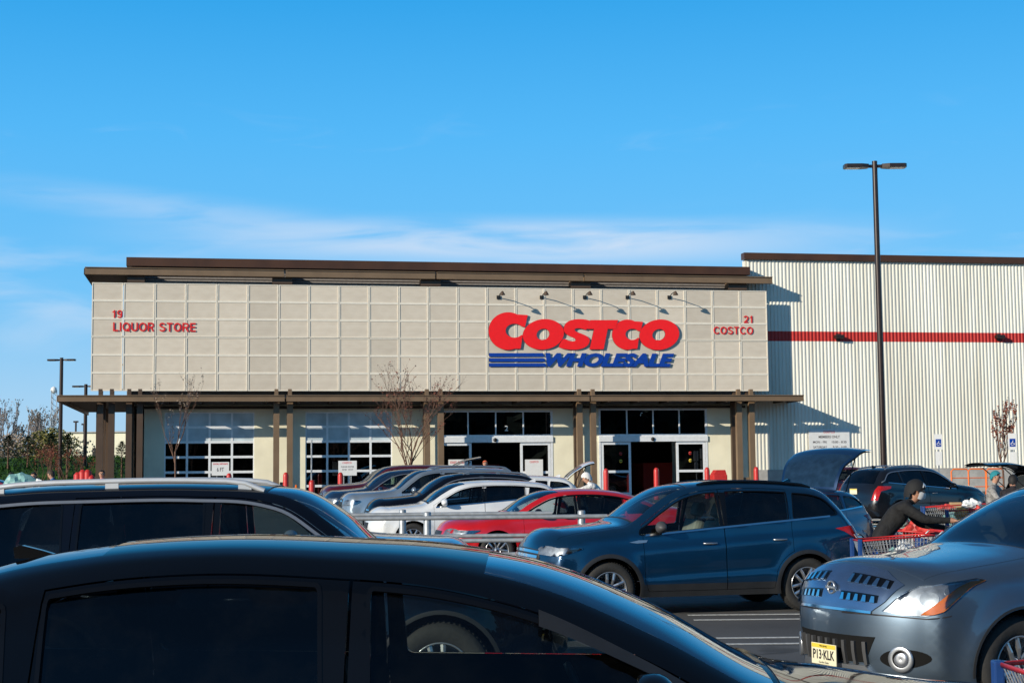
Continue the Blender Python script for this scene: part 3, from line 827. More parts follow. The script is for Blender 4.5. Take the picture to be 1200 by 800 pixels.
# larger square SUV
SUV = [(.28, .26, .08), (.20, .36, .14), (.18, .55, .16), (.19, .75, .16), (.21, .92, .15), (.27, 1.01, .11), (.42, 1.06, .07), (.8, 1.10, .05), (1.20, 1.13, .05), (1.40, 1.16, .06), (1.50, 1.20, .07), (1.80, 1.42, .10), (2.10, 1.61, .08), (2.30, 1.665, .05), (2.8, 1.70, .04), (3.5, 1.70, .04), (4.2, 1.675, .04), (4.48, 1.64, .045), (4.60, 1.56, .05), (4.70, 1.35, .06), (4.77, 1.12, .07), (4.80, .95, .07), (4.82, .75, .08), (4.84, .55, .08), (4.80, .36, .07), (4.72, .28, .05)]
def suv(**k):
    d = dict(seat_z=.22, pillars=[(1.5, 2.58, 0, 0.1, .04), (2.70, 3.62, 1, .04, .04), (3.74, 4.64, None, .06, -.30)], doors=[(1.56, 2.64, 0), (2.64, 3.68, 1)], ws=(1.48, 2.28), rg=(4.56, 4.78), hood_z=.98,
             mirror=1.86, seats=[2.38, 3.3], handles=[2.42, 3.46], bpillars=[(2.56, 2.72, .03)], arch_gap=(1.42, 3.4), clad=(.38, .03), rails=(2.35, 4.4, 'satin', .06), frame=.085, hatch_z=.6)
    sh = dict(fil=.09, crease=[(.9, .93, 4.6, .98, .012, .05)], flare=.022, tumble=.36, plan=(1.0, .15, .6, .08), zrock=.27)
    sh.update(k.pop('shell', {})); d.update(k)
    return car_type(SUV, .95, (1.07, 1.13), 4.92, 1.75, [(.95, .37), (3.82, .37)], .43, .37, wkey=d.pop('wkey', 'suv'), shell=sh, **d)
# rounded crossover with long raked windscreen
MUR = [(.34, .24, .16), (.27, .32, .24), (.25, .45, .27), (.24, .62, .27), (.25, .76, .265), (.275, .87, .24), (.325, .945, .18), (.43, .995, .13), (.64, 1.035, .09), (1.0, 1.08, .07), (1.25, 1.11, .07), (1.42, 1.145, .07), (1.72, 1.32, .10), (2.02, 1.485, .09), (2.26, 1.59, .065), (2.6, 1.635, .045), (3.1, 1.64, .04), (3.6, 1.60, .04), (4.0, 1.53, .05), (4.2, 1.46, .06), (4.38, 1.27, .08), (4.52, 1.08, .09), (4.58, .95, .09), (4.62, .75, .10), (4.62, .5, .10), (4.55, .33, .08)]
def murano(**k):
    d = dict(seat_z=.15, pillars=[(1.46, 2.46, 0, .1, .05), (2.58, 3.42, 1, .05, .1), (3.52, 4.3, None, .1, -.8)], doors=[(1.48, 2.52, 0), (2.52, 3.50, 1)], ws=(1.41, 2.24), rg=(4.18, 4.5), hood_z=.955,
             mirror=1.84, seats=[2.4, 3.3], handles=[2.3, 3.3], bpillars=[(2.44, 2.60, .05)], arch_gap=(1.45, 3.2), frame=.085)
    sh = dict(fil=.10, crease=[(.75, .90, 4.4, .98, .010, .07)], flare=.04, tumble=.42, plan=(.95, .22, .8, .12), zrock=.26, zw=.66)
    sh.update(k.pop('shell', {})); d.update(k)
    return car_type(MUR, .94, (1.02, 1.10), 4.77, 1.69, [(.97, .37), (3.79, .37)], .425, .37, wkey=d.pop('wkey', 'mur'), shell=sh, **d)
# saloon
SED = [(.30, .20, .14), (.20, .28, .22), (.17, .42, .25), (.18, .56, .25), (.22, .67, .23), (.32, .75, .17), (.6, .83, .10), (.95, .90, .07), (1.20, .945, .065), (1.32, .985, .08), (1.70, 1.19, .12), (2.05, 1.34, .09), (2.3, 1.385, .055), (2.7, 1.405, .045), (3.1, 1.39, .045), (3.5, 1.33, .06), (3.9, 1.20, .09), (4.2, 1.07, .10), (4.32, 1.035, .09), (4.6, 1.03, .06), (4.70, 1.00, .07), (4.76, .85, .10), (4.79, .65, .12), (4.78, .45, .12), (4.70, .28, .08)]
def sedan(scale=1.0, prof=None, **k):
    d = dict(pillars=[(1.3, 2.48, 0, .1, .06), (2.60, 3.46, 1, .06, .05), (3.52, 4.1, None, .08, 0)], doors=[(1.45, 2.54, 0), (2.54, 3.52, 1)], ws=(1.30, 2.24), rg=(3.5, 4.2), hood_z=.74,
             mirror=1.72, seats=[2.3, 3.2], handles=[2.34, 3.34], bpillars=[(2.46, 2.62, .05)], arch_gap=(1.4, 3.4), frame=.07, seat_z=-.10, door_z=.30)
    sh = dict(fil=.085, crease=[(.9, .74, 4.5, .86, .012, .04)], flare=.02, tumble=.50, plan=(1.0, .17, .8, .13), zrock=.20, zw=.55)
    bk = k.pop('belt_k', 1.0); sh.update(k.pop('shell', {})); d.update(k)
    return car_type(prof or SED, .92, (.90 * bk, .99 * bk), 4.87, 1.45, [(.93, .335), (3.76, .335)], .385, .335, wkey=d.pop('wkey', 'sed'), shell=sh, **d)

def txt_on(c, root, end, y, z, w, h, txt, mat, off=.012, name='badge', plate=False):
    pass
def licence_plate(c, root, end, y, z, w=.305, h=.155, text=None, name='licence_plate', front=True, tilt=0, off=.03):
    """flat plate with writing, set on nose or tail at lateral y"""
    sh = c.sh; e = end
    P = sh.wrap(e + '_c', [y - w / 2, y + w / 2, y, y], [z, z, z - h / 2, z + h / 2], off)
    P = c.tf(P); o = P.mean(0); ax = (P[1] - P[0]); ax[2] = 0; ax /= np.linalg.norm(ax)
    sgn = -1 if front else 1
    # plate frame: local x = reading direction seen from outside
    rd = Vector((0, -1, 0)) if front else Vector((0, 1, 0))
    a3 = Vector(ax) * (1 if Vector(ax).dot(rd) > 0 else -1); upv = Vector((0, 0, 1)); nn = a3.cross(upv)     # outward
    M4 = Matrix((a3, -nn, upv)).transposed().to_4x4(); M4.translation = Vector(o)
    mb = MB(); mb.box(-w / 2, w / 2, -.006, .0, -h / 2, h / 2, 0, 0)
    mb.box(-w / 2 + .006, w / 2 - .006, -.0085, -.006, h / 2 - .034, h / 2 - .004, 1)
    if text:
        add_text(mb, text[0], 0, -.0095, h / 2 - .028, h=.018, mi=2, center=True, depth=.001)
        add_text(mb, text[1], -w / 2 + .02, -.0065, -.04, w=w - .04, h=.072, mi=2, depth=.0015, bold=.02)
        add_text(mb, text[2], 0, -.0065, -h / 2 + .008, h=.016, mi=2, center=True, depth=.001)
    mb.v = [M4 @ Vector(v) for v in mb.v]
    return mb.build(name, [M['plate'], M['plate_y'], M['ink']], root)

def q_of(c, end, y, z):
    i = c.sh.station(z=z, end=end); i0 = min(int(i), len(c.sh.P) - 2); return y - c.sh.Wd[i0]
def headlight(c, root, poly, amber=None, g=.04, bowls=((-.10, .0), (.05, .0)), zc=.8, dark=False):
    a = c.patch('headlight', 'front', poly, [M['lampbowl'] if not dark else M['darkalloy']], root, off=.003, flange=.01, g=g, smooth_r=1)
    c.patch('lens', 'front', poly, [M['lens']], a, off=.016, flange=.016, g=g, smooth_r=1)
    if amber: c.patch('indicator', 'front', amber, [M['amber']], a, off=.009, flange=.01, g=g)
    return a
def details_escape(c, root, pm):
    headlight(c, root, [(-.30, .755), (-.02, .765), (.16, .80), (.34, .875), (.10, .875), (-.12, .855), (-.27, .82)], amber=[(.10, .80), (.20, .82), (.28, .86), (.12, .86)], g=.04)
    gr = c.patch('grille', 'front_c', [(-.50, .60), (.50, .60), (.56, .72), (.50, .80), (-.50, .80), (-.56, .72)], [M['blackplastic']], root, off=.004, mirror=False)
    for k in range(4):
        z = .625 + k * .045
        c.patch('grille_bar', 'front_c', [(-.50 - .01 * k, z), (.50 + .01 * k, z), (.50 + .01 * k, z + .026), (-.50 - .01 * k, z + .026)], [M['chrome']], gr, off=.022, mirror=False, flange=.03)
    c.patch('lower_grille', 'front_c', [(-.45, .38), (.45, .38), (.52, .52), (-.52, .52)], [M['blackplastic']], root, off=.006, mirror=False)
    f = c.patch('fog_lamp', 'front', [(-.22, .44), (-.05, .44), (.0, .52), (-.20, .54)], [M['blackplastic']], root, off=.006)
    c.patch('bulb', 'front', [(-.16, .46), (-.09, .46), (-.09, .52), (-.16, .52)], [M['lampbowl']], f, off=.014, smooth_r=2)
    c.patch('taillight', 'rear', [(-.22, 1.0), (-.0, .95), (.08, .93), (.20, 1.02), (.30, 1.06), (.06, 1.09), (-.20, 1.08)], [M['redlens']], root, off=.006)
    c.patch('reversing_lamp', 'rear', [(-.12, .955), (.0, .935), (.06, .93), (.08, .975), (-.10, 1.0)], [M['whitelens']], root, off=.012)
    licence_plate(c, root, 'rear', 0, .82, front=False)
    # wing vent badge
    sh = c.sh
    for sd in (-1, 1):
        mb = MB(); pts = [(1.17, .93), (1.30, .955), (1.42, .955), (1.40, .925), (1.28, .915)]
        p = sh.side_pos(np.array(pts), .008)[0]; p = c.tf(p * [1, sd, 1]); mb.add(list(p), [tuple(range(5))]); mb.build('fender_badge', [M['satin']], root)
def details_murano(c, root, pm):
    a = c.patch('headlight', 'front', [(-.26, 0.755), (-.12, 0.745), (.0, 0.755), (.06, 0.780), (.12, 0.845), (.26, 0.995), (.18, 1.005), (.04, 0.980), (-.08, 0.920), (-.18, 0.835)], [M['lampbowl']], root, off=.003, flange=.01, g=.035)
    for (q, z, r_) in ((-.11, .815, .04), (.0, .87, .048), (.09, .935, .032)):
        c.patch('reflector', 'front', [(q + r_ * math.cos(t), z + r_ * math.sin(t)) for t in np.linspace(0, 2 * math.pi, 18)[:-1]], [M['satin']], a, off=.008, g=.03)
    c.patch('indicator', 'front', [(-.03, 0.760), (.03, 0.767), (.08, 0.790), (.15, 0.860), (.27, 0.997), (.17, 0.990), (.08, 0.895), (.02, 0.820)], [M['amber']], a, off=.013, flange=.02, g=.03)
    c.patch('lens', 'front', [(-.26, 0.755), (-.12, 0.745), (.0, 0.755), (.06, 0.780), (.12, 0.845), (.26, 0.995), (.18, 1.005), (.04, 0.980), (-.08, 0.920), (-.18, 0.835)], [M['lens']], a, off=.020, flange=.03, g=.035)
    gp = [(-.42, 0.740), (.42, 0.740), (.52, 0.815), (.60, 0.905), (.40, 0.940), (-.40, 0.940), (-.60, 0.905), (-.52, 0.815)]
    gr = c.patch('grille', 'front_c', gp, [M['murgrille']], root, off=.012, mirror=False, g=.04)
    for row, (z, ys) in enumerate(((.87, (.17, .25, .33, .41, .49)), (.80, (.15, .22, .29, .36, .43)))):
        for sd in (-1, 1):
            y0, y1 = ys[0] - .035, ys[-1] + .035; A_, B_ = sorted((y0 * sd, y1 * sd))
            c.patch('grille_slot', 'front_c', [(A_, z), (B_, z), (B_, z + .036), (A_, z + .036)], [M['glossblack']], gr, off=.0155, mirror=False, g=.05, flange=.01)
            for y in ys:
                y *= sd
                c.patch('grille_tooth', 'front_c', [(y - .020, z - .002), (y + .020, z - .002), (y + .012, z + .028), (y - .012, z + .028)], [M['chrome']], gr, off=.028, mirror=False, g=.05, flange=.012)
    c.patch('grille_trim', 'front_c', [(-.43, .732), (.43, .732), (.43, .746), (-.43, .746)], [M['chrome']], gr, off=.02, mirror=False, flange=.012)
    c.patch('fog_recess', 'front', [(-.13 + .15 * math.cos(q), .455 + .068 * math.sin(q)) for q in np.linspace(0, 2 * math.pi, 26)[:-1]], [M['wheelwell']], root, off=.002, flange=.01)
    # emblem
    mb = MB(); p = c.tf(c.sh.wrap('front_c', [0], [.84], .03))[0]
    mb.lathe([(.038, .004), (.046, -.004), (.052, .002), (.050, .025), (.036, .025)], 28, 0, 'x', p); mb.box(p[0] - .006, p[0] + .012, -.060, .060, p[2] - .010, p[2] + .010, 0, .003); mb.build('emblem', [M['satin']], gr)
    # lower intake
    lg = c.patch('lower_grille', 'front_c', [(-.36, 0.420), (.36, 0.420), (.46, 0.595), (-.46, 0.595)], [M['wheelwell']], root, off=.004, mirror=False)
    for k in range(-4, 5):
        y = k * .095
        c.patch('vertical_slat', 'front_c', [(y - .012, .41), (y + .012, .41), (y + .014, .565), (y - .014, .565)], [M['greyplastic']], lg, off=.03, mirror=False, flange=.04, g=.06)
    c.patch('chin_spoiler', 'front_c', [(-.42, .36), (.42, .36), (.37, .405), (-.37, .405)], [M['satin']], root, off=.03, mirror=False, flange=.04)
    for sd in (-1, 1):
        mb = MB(); q = c.tf(c.sh.wrap('front', [-.14], [.455], .0) * [1, sd, 1])[0]
        nrm = Vector((-.86, sd * .5, 0))
        M4 = nrm.to_track_quat('Z', 'Y').to_matrix().to_4x4(); M4.translation = Vector(q)
        sub = MB(); sub.lathe([(.062, .012), (.088, .016), (.096, .008), (.094, -.03), (.07, -.03), (.062, .012)], 28, 0, 'z'); sub.v = [M4 @ Vector(v) for v in sub.v]
        f = sub.build('fog_lamp', [M['satin']], root)
        sub = MB(); sub.lathe([(0, .006), (.03, .012), (.055, .004), (.062, -.01)], 24, 0, 'z'); sub.v = [M4 @ Vector(v) for v in sub.v]; sub.build('bulb', [M['lampbowl']], f)
        pass
    licence_plate(c, root, 'front', -.02, .47, off=.075, text=('New Jersey', 'P13·KLK', 'Garden State'))
    c.patch('taillight', 'rear', [(-.2, .85), (.1, .85), (.2, 1.1), (-.1, 1.1)], [M['redlens']], root, off=.006)
    c.patch('bumper_seam', 'front', [(-.62, 0.719), (.0, 0.731), (.14, 0.755), (.14, 0.764), (.0, 0.740), (-.62, 0.728)], [M['ink']], root, off=.0015, flange=.01)
    c.patch('air_dam', 'front_c', [(-.62, .27), (.62, .27), (.56, .335), (-.56, .335)], [M['blackplastic']], root, off=.012, mirror=False, flange=.03)
    for (ax, az) in c.sh.arches:
        for sd in (-1, 1):
            mb = MB(); c.strip(mb, [(ax + (c.sh.ra + .012) * math.cos(q), az + (c.sh.ra + .012) * math.sin(q)) for q in np.linspace(-.12, math.pi + .12, 30)], .016, .004, sides=(sd,), closed=False); mb.build('arch_lip', [M['blackplastic']], root)
def details_generic(head, tail, grille=None, chrome=True, low=True, amber=None, plate_front=False, plate_z=.8, headdark=False):
    def f(c, root, pm):
        headlight(c, root, head, amber=amber, g=.06, dark=headdark)
        if tail: c.patch('taillight', 'rear', tail, [M['redlens']], root, off=.006, g=.07)
        if grille:
            gr = c.patch('grille', 'front_c', grille, [M['blackplastic']], root, off=.005, mirror=False)
            z0 = min(p[1] for p in grille); z1 = max(p[1] for p in grille); w = min(abs(p[0]) for p in grille)
            if chrome:
                for k in range(3):
                    z = z0 + (z1 - z0) * (k + .5) / 3
                    c.patch('grille_bar', 'front_c', [(-w, z - .01), (w, z - .01), (w, z + .012), (-w, z + .012)], [M['chrome']], gr, off=.018, mirror=False)
        if low: c.patch('lower_grille', 'front_c', [(-.4, .30), (.4, .30), (.46, .42), (-.46, .42)], [M['blackplastic']], root, off=.006, mirror=False)
        licence_plate(c, root, 'rear', 0, plate_z, front=False)
    return f
M['gatewindow'] = plain('tailgate_window', (.012, .03, .06), .08, var=.2)
M['murgrille'] = plain('silver_grille', (.22, .30, .42), .22, .9, .05)
# ------------------------------------------------------------------ daylight
SUN = Vector((-.873, -.774, .39)).normalized()
el = math.asin(SUN.z); az = math.atan2(SUN.x, SUN.y)
ld = bpy.data.lights.new('sun', 'SUN'); ld.energy = 5.0; ld.angle = R(.5); ld.color = (1, .92, .77)
lo = bpy.data.objects.new('sun', ld); col.objects.link(lo); lo.rotation_euler = SUN.to_track_quat('Z', 'Y').to_euler(); lo.location = (-40, -40, 40)
w = bpy.data.worlds.new('World'); sc.world = w; w.use_nodes = True; nt = w.node_tree; L_ = nt.links.new
bg = nt.nodes['Background']; bg.inputs[1].default_value = .10
sk = nt.nodes.new('ShaderNodeTexSky'); sk.sky_type = 'NISHITA'; sk.sun_disc = False; sk.sun_elevation = el; sk.sun_rotation = az % (2 * math.pi)
sk.air_density = 1.4; sk.dust_density = .3; sk.ozone_density = 3
tc = nt.nodes.new('ShaderNodeTexCoord'); sx = nt.nodes.new('ShaderNodeSeparateXYZ'); L_(tc.outputs['Generated'], sx.inputs[0])
def math_(op, a, b=None, clamp=False, nt_=None):
    n = (nt_ or nt).nodes.new('ShaderNodeMath'); n.operation = op; n.use_clamp = clamp
    for i, v in enumerate((a, b)):
        if v is None: continue
        if isinstance(v, (int, float)): n.inputs[i].default_value = v
        else: (nt_ or nt).links.new(v, n.inputs[i])
    return n.outputs[0]
elv = math_('ARCSINE', sx.outputs[2]); azi = math_('ARCTAN2', sx.outputs[0], sx.outputs[1])
rp = nt.nodes.new('ShaderNodeValToRGB'); cr = rp.color_ramp
stops = [(0.0, (.46, .69, .90)), (.05, (.36, .66, .96)), (.12, (.155, .56, 1.0)), (.22, (.075, .49, .99)), (.31, (.018, .38, .88)), (.45, (.02, .15, .38)), (1.0, (.03, .075, .16))]
while len(cr.elements) < len(stops): cr.elements.new(.5)
for e_, (p_, c_) in zip(cr.elements, stops): e_.position = p_; e_.color = (*c_, 1)
L_(math_('MULTIPLY', elv, 1.0), rp.inputs[0])
sc10 = nt.nodes.new('ShaderNodeMix'); sc10.data_type = 'RGBA'; sc10.blend_type = 'MULTIPLY'; sc10.inputs[0].default_value = 1; sc10.clamp_result = False
L_(rp.outputs[0], sc10.inputs[6]); sc10.inputs[7].default_value = (10, 10, 10, 1)
mxs = nt.nodes.new('ShaderNodeMix'); mxs.data_type = 'RGBA'; mxs.inputs[0].default_value = .9; L_(sk.outputs[0], mxs.inputs[6]); L_(sc10.outputs[2], mxs.inputs[7])
# thin cirrus: one long streak low over the roof, faint wisps elsewhere
def cloud(azs, els, scale, lo_, hi_, seed, det=6, warp=.6):
    cb = nt.nodes.new('ShaderNodeCombineXYZ'); L_(math_('MULTIPLY', azi, azs), cb.inputs[0]); L_(math_('MULTIPLY', elv, els), cb.inputs[1]); cb.inputs[2].default_value = seed
    n = nt.nodes.new('ShaderNodeTexNoise'); n.inputs['Scale'].default_value = scale; n.inputs['Detail'].default_value = det; n.inputs['Distortion'].default_value = warp
    L_(cb.outputs[0], n.inputs[0]); mr = nt.nodes.new('ShaderNodeMapRange'); mr.interpolation_type = 'SMOOTHSTEP'
    mr.inputs[1].default_value = lo_; mr.inputs[2].default_value = hi_; L_(n.outputs[0], mr.inputs[0]); return mr.outputs[0]
def band(src, c, wd):
    a = math_('ABSOLUTE', math_('SUBTRACT', src, c)); mr = nt.nodes.new('ShaderNodeMapRange'); mr.interpolation_type = 'SMOOTHSTEP'
    mr.inputs[1].default_value = 0; mr.inputs[2].default_value = wd; mr.inputs[3].default_value = 1; mr.inputs[4].default_value = 0; L_(a, mr.inputs[0]); return mr.outputs[0]
# the streak sags a little to the right
cel = math_('ADD', elv, math_('MULTIPLY', azi, .015))
c1 = math_('MULTIPLY', math_('MULTIPLY', band(cel, .150, .022), band(azi, .0, .31)), cloud(5, 34, 1.6, .22, .60, 9.3))
c1b = math_('MULTIPLY', math_('MULTIPLY', band(math_('ADD', elv, math_('MULTIPLY', azi, .09)), .150, .016), band(azi, -.22, .16)), cloud(6, 40, 1.8, .28, .6, 4.7))
c2 = math_('MULTIPLY', math_('MULTIPLY', band(elv, .12, .06), .55), cloud(6, 26, 1.3, .45, .75, 7.1))
c3 = math_('MULTIPLY', math_('MULTIPLY', band(elv, .215, .03), .08), cloud(7, 26, 2.2, .56, .75, 2.2))
call = math_('ADD', math_('ADD', math_('MULTIPLY', c1, 1.0), math_('MULTIPLY', c1b, .35)), math_('ADD', c2, c3), True)
cm = nt.nodes.new('ShaderNodeMix'); cm.data_type = 'RGBA'; L_(math_('MULTIPLY', call, .82), cm.inputs[0]); L_(mxs.outputs[2], cm.inputs[6]); cm.inputs[7].default_value = (7.2, 8.0, 9.2, 1)
L_(cm.outputs[2], bg.inputs[0])
sc.view_settings.view_transform = 'Standard'; sc.view_settings.look = 'None'; sc.view_settings.exposure = 0; sc.view_settings.gamma = 1

# ------------------------------------------------------------------ materials of the place
def asphalt():
    mt, nt, b = nodes('asphalt')
    n, mp, r = noise_col(nt, b, (.055, .055, .058), (.105, .102, .10), .35, 8, ramp=(.3, .7))
    n2 = nt.nodes.new('ShaderNodeTexNoise'); n2.inputs['Scale'].default_value = 60; n2.inputs['Detail'].default_value = 3
    tc = nt.nodes.new('ShaderNodeTexCoord'); nt.links.new(tc.outputs['Object'], n2.inputs[0])
    mx = nt.nodes.new('ShaderNodeMix'); mx.data_type = 'RGBA'; mx.blend_type = 'OVERLAY'; mx.inputs[0].default_value = .6
    nt.links.new(r.outputs[0], mx.inputs[6]); nt.links.new(n2.outputs[0], mx.inputs[7]); nt.links.new(mx.outputs[2], b.inputs['Base Color'])
    vo = nt.nodes.new('ShaderNodeTexVoronoi'); vo.feature = 'DISTANCE_TO_EDGE'; vo.inputs['Scale'].default_value = .35; nw = nt.nodes.new('ShaderNodeTexNoise'); nw.inputs['Scale'].default_value = 1.2; nw.inputs['Detail'].default_value = 6
    nt.links.new(tc.outputs['Object'], nw.inputs[0]); ma = nt.nodes.new('ShaderNodeMix'); ma.data_type = 'RGBA'; ma.inputs[0].default_value = .35; nt.links.new(tc.outputs['Object'], ma.inputs[6]); nt.links.new(nw.outputs[1], ma.inputs[7]); nt.links.new(ma.outputs[2], vo.inputs[0])
    cr_ = nt.nodes.new('ShaderNodeMapRange'); cr_.inputs[1].default_value = .0; cr_.inputs[2].default_value = .008; cr_.inputs[3].default_value = .45; cr_.inputs[4].default_value = 1; nt.links.new(vo.outputs['Distance'], cr_.inputs[0])
    n3 = nt.nodes.new('ShaderNodeTexNoise'); n3.inputs['Scale'].default_value = .9; n3.inputs['Detail'].default_value = 3; nt.links.new(tc.outputs['Object'], n3.inputs[0])
    st_ = nt.nodes.new('ShaderNodeMapRange'); st_.inputs[1].default_value = .62; st_.inputs[2].default_value = .70; st_.inputs[3].default_value = 1; st_.inputs[4].default_value = .55; nt.links.new(n3.outputs[0], st_.inputs[0])
    mm = nt.nodes.new('ShaderNodeMath'); mm.operation = 'MULTIPLY'; nt.links.new(cr_.outputs[0], mm.inputs[0]); nt.links.new(st_.outputs[0], mm.inputs[1])
    m3 = nt.nodes.new('ShaderNodeMix'); m3.data_type = 'RGBA'; m3.blend_type = 'MULTIPLY'; m3.inputs[0].default_value = 1; nt.links.new(mx.outputs[2], m3.inputs[6]); nt.links.new(mm.outputs[0], m3.inputs[7]); nt.links.new(m3.outputs[2], b.inputs['Base Color'])
    setb(b, Roughness=.85); bump(nt, b, n2.outputs[0], .4, .01); return mt
M['asphalt'] = asphalt()
M['roadpaint'] = plain('white_road_paint', (.55, .55, .53), .7, var=.25, scale=20)
M['bluepaint'] = plain('blue_road_paint', (.10, .30, .50), .7, var=.2)
M['concrete'] = plain('concrete', (.42, .40, .37), .8, var=.12, scale=3, bmp=.1)
M['cream'] = plain('cream_masonry', (.88, .82, .62), .8, var=.06, scale=1.2)
M['greywall'] = plain('grey_wall', (.30, .31, .31), .8, var=.06, scale=2)
def panel_mats():
    a = plain('panel_frame', (.82, .75, .63), .55, var=.04)
    mt, nt, b = nodes('perforated_sheet')
    n, mp, r = noise_col(nt, b, (.70, .605, .485), (.765, .67, .545), 1.6, 6, stretch=(1, 1, 3))
    wv = nt.nodes.new('ShaderNodeTexWave'); wv.bands_direction = 'Z'; wv.inputs['Scale'].default_value = 9; wv.inputs['Distortion'].default_value = .4
    wv.inputs['Detail'].default_value = 2
    tc = nt.nodes.new('ShaderNodeTexCoord'); nt.links.new(tc.outputs['Object'], wv.inputs[0])
    mx = nt.nodes.new('ShaderNodeMix'); mx.data_type = 'RGBA'; mx.blend_type = 'MULTIPLY'; mx.inputs[0].default_value = .22
    nt.links.new(r.outputs[0], mx.inputs[6]); nt.links.new(wv.outputs[0], mx.inputs[7]); nt.links.new(mx.outputs[2], b.inputs['Base Color']); setb(b, Roughness=.6)
    return a, mt
M['pframe'], M['perf'] = panel_mats()
M['brown'] = plain('bronze_steel', (.085, .052, .032), .5, .1, var=.1, scale=1.5)
M['lbrown'] = plain('tan_steel', (.20, .13, .075), .5, .1, var=.08, scale=1.5)
M['dbrown'] = plain('dark_brown_fascia', (.075, .030, .012), .45, .1, var=.15, scale=1)
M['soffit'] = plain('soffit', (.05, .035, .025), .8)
M['louver'] = plain('grey_corrugated', (.30, .27, .25), .6)
def metalwall():
    mt, nt, b = nodes('cream_metal_siding')
    n, mp, r = noise_col(nt, b, (.75, .72, .62), (.86, .83, .73), .5, 5, stretch=(1, 1, .15)); setb(b, Roughness=.5)
    n2 = nt.nodes.new('ShaderNodeTexNoise'); n2.inputs['Scale'].default_value = 2.2; n2.inputs['Detail'].default_value = 8; mp2 = nt.nodes.new('ShaderNodeMapping'); mp2.inputs['Scale'].default_value = (1, 1, .06)
    tc = nt.nodes.new('ShaderNodeTexCoord'); nt.links.new(tc.outputs['Object'], mp2.inputs[0]); nt.links.new(mp2.outputs[0], n2.inputs[0])
    r2 = nt.nodes.new('ShaderNodeValToRGB'); r2.color_ramp.elements[0].position = .35; r2.color_ramp.elements[1].position = .55; r2.color_ramp.elements[0].color = (.78, .76, .72, 1); r2.color_ramp.elements[1].color = (1, 1, 1, 1)
    nt.links.new(n2.outputs[0], r2.inputs[0]); mx = nt.nodes.new('ShaderNodeMix'); mx.data_type = 'RGBA'; mx.blend_type = 'MULTIPLY'; mx.inputs[0].default_value = .6
    nt.links.new(r.outputs[0], mx.inputs[6]); nt.links.new(r2.outputs[0], mx.inputs[7]); nt.links.new(mx.outputs[2], b.inputs['Base Color'])
    return mt
M['siding'] = metalwall()
M['redband'] = plain('red_band', (.50, .022, .015), .5, var=.06)
M['signred'] = plain('sign_red', (.95, .010, .008), .35, var=.03)
M['signblue'] = plain('sign_blue', (.004, .045, .32), .35, var=.05)
M['signside'] = plain('sign_return', (.03, .03, .05), .5)
M['textred'] = plain('letter_red', (.75, .012, .012), .5, var=.05)
M['textdark'] = plain('letter_dark', (.12, .10, .10), .6)
M['white'] = plain('white_aluminium', (.84, .85, .86), .4, .1, var=.05)
M['signwhite'] = plain('sign_white', (.78, .77, .75), .5, var=.03)
M['pglass'] = glass('store_glass', (.10, .12, .12), boost=.10)
M['hazeglass'] = plain('frosted_panel', (.55, .64, .68), .2, var=.2, scale=1)
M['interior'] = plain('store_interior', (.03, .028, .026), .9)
M['bollard'] = plain('bollard_red', (.55, .03, .025), .4, var=.1)
M['galv'] = plain('galvanised_steel', (.36, .38, .40), .45, .4, var=.15, scale=10)
M['pole'] = plain('pole_bronze', (.035, .022, .018), .35, .3)
M['led'] = plain('lamp_window', (.8, .8, .78), .2)
M['cartwire'] = plain('cart_wire', (.62, .62, .62), .3, .7)
M['cartred'] = plain('cart_red', (.60, .03, .03), .4)
M['cartblue'] = plain('cart_blue', (.015, .06, .22), .4)
M['orange'] = plain('orange_plastic', (.80, .16, .02), .5)
M['yellow'] = plain('yellow_plastic', (.75, .55, .05), .5)
def grass():
    mt, nt, b = nodes('grass')
    n, mp, r = noise_col(nt, b, (.012, .040, .008), (.045, .105, .020), .6, 8, ramp=(.3, .7)); setb(b, Roughness=.95); b.inputs['Specular IOR Level'].default_value = .1
    bump(nt, b, n.outputs[0], 1, .3); return mt
M['grass'] = grass()
M['bark'] = plain('bark', (.14, .075, .05), .9, var=.3, scale=12)
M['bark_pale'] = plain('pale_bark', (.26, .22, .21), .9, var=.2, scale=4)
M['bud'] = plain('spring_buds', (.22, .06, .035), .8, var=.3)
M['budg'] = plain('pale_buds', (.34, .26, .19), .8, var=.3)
M['needle'] = plain('needles', (.018, .045, .018), .9, var=.4, scale=6)
M['shrub'] = plain('spring_shrub', (.20, .18, .05), .9, var=.4, scale=4)
M['hedge'] = plain('dark_wood', (.02, .03, .018), .95, var=.4, scale=.5)

# ------------------------------------------------------------------ ground
YS = [(-400, 0), (28, 0), (66, .68), (74, .72), (400, .72)]
def gz(y):
    for (a, za), (b, zb_) in zip(YS, YS[1:]):
        if a <= y <= b: return za + (zb_ - za) * (y - a) / (b - a)
    return .72
mb = MB(); ys = [-1500, -400, 28, 66, 74, 400, 1500]; V_ = []
for y in ys: V_ += [(-1500, y, gz(y)), (1500, y, gz(y))]
mb.add(V_, [(2 * i, 2 * i + 1, 2 * i + 3, 2 * i + 2) for i in range(len(ys) - 1)])
tag(mb.build('parking_lot_ground', [M['asphalt']]), kind='structure')
mb = MB()
for yy in (19.75, 19.1, 17.0, 16.4, 14.2, 13.6, 24.9, 25.5, 28.2):
    mb.box(2.2 if yy < 26 else -3, 9.2, yy - .05, yy + .05, .002, .004)
for yy in (9.3, 8.7, 14.4, 13.8):
    mb.box(-6, 0.5, yy - .05, yy + .05, .002, .004)
for k in range(5):
    y = 30.5 + 3.1 * k; z = gz(y); mb.box(-4.5, .6, y - .05, y + .05, z + .003, z + .006)
o = mb.build('painted_lines', [M['roadpaint']]); tag(o, kind='structure')
mb = MB()
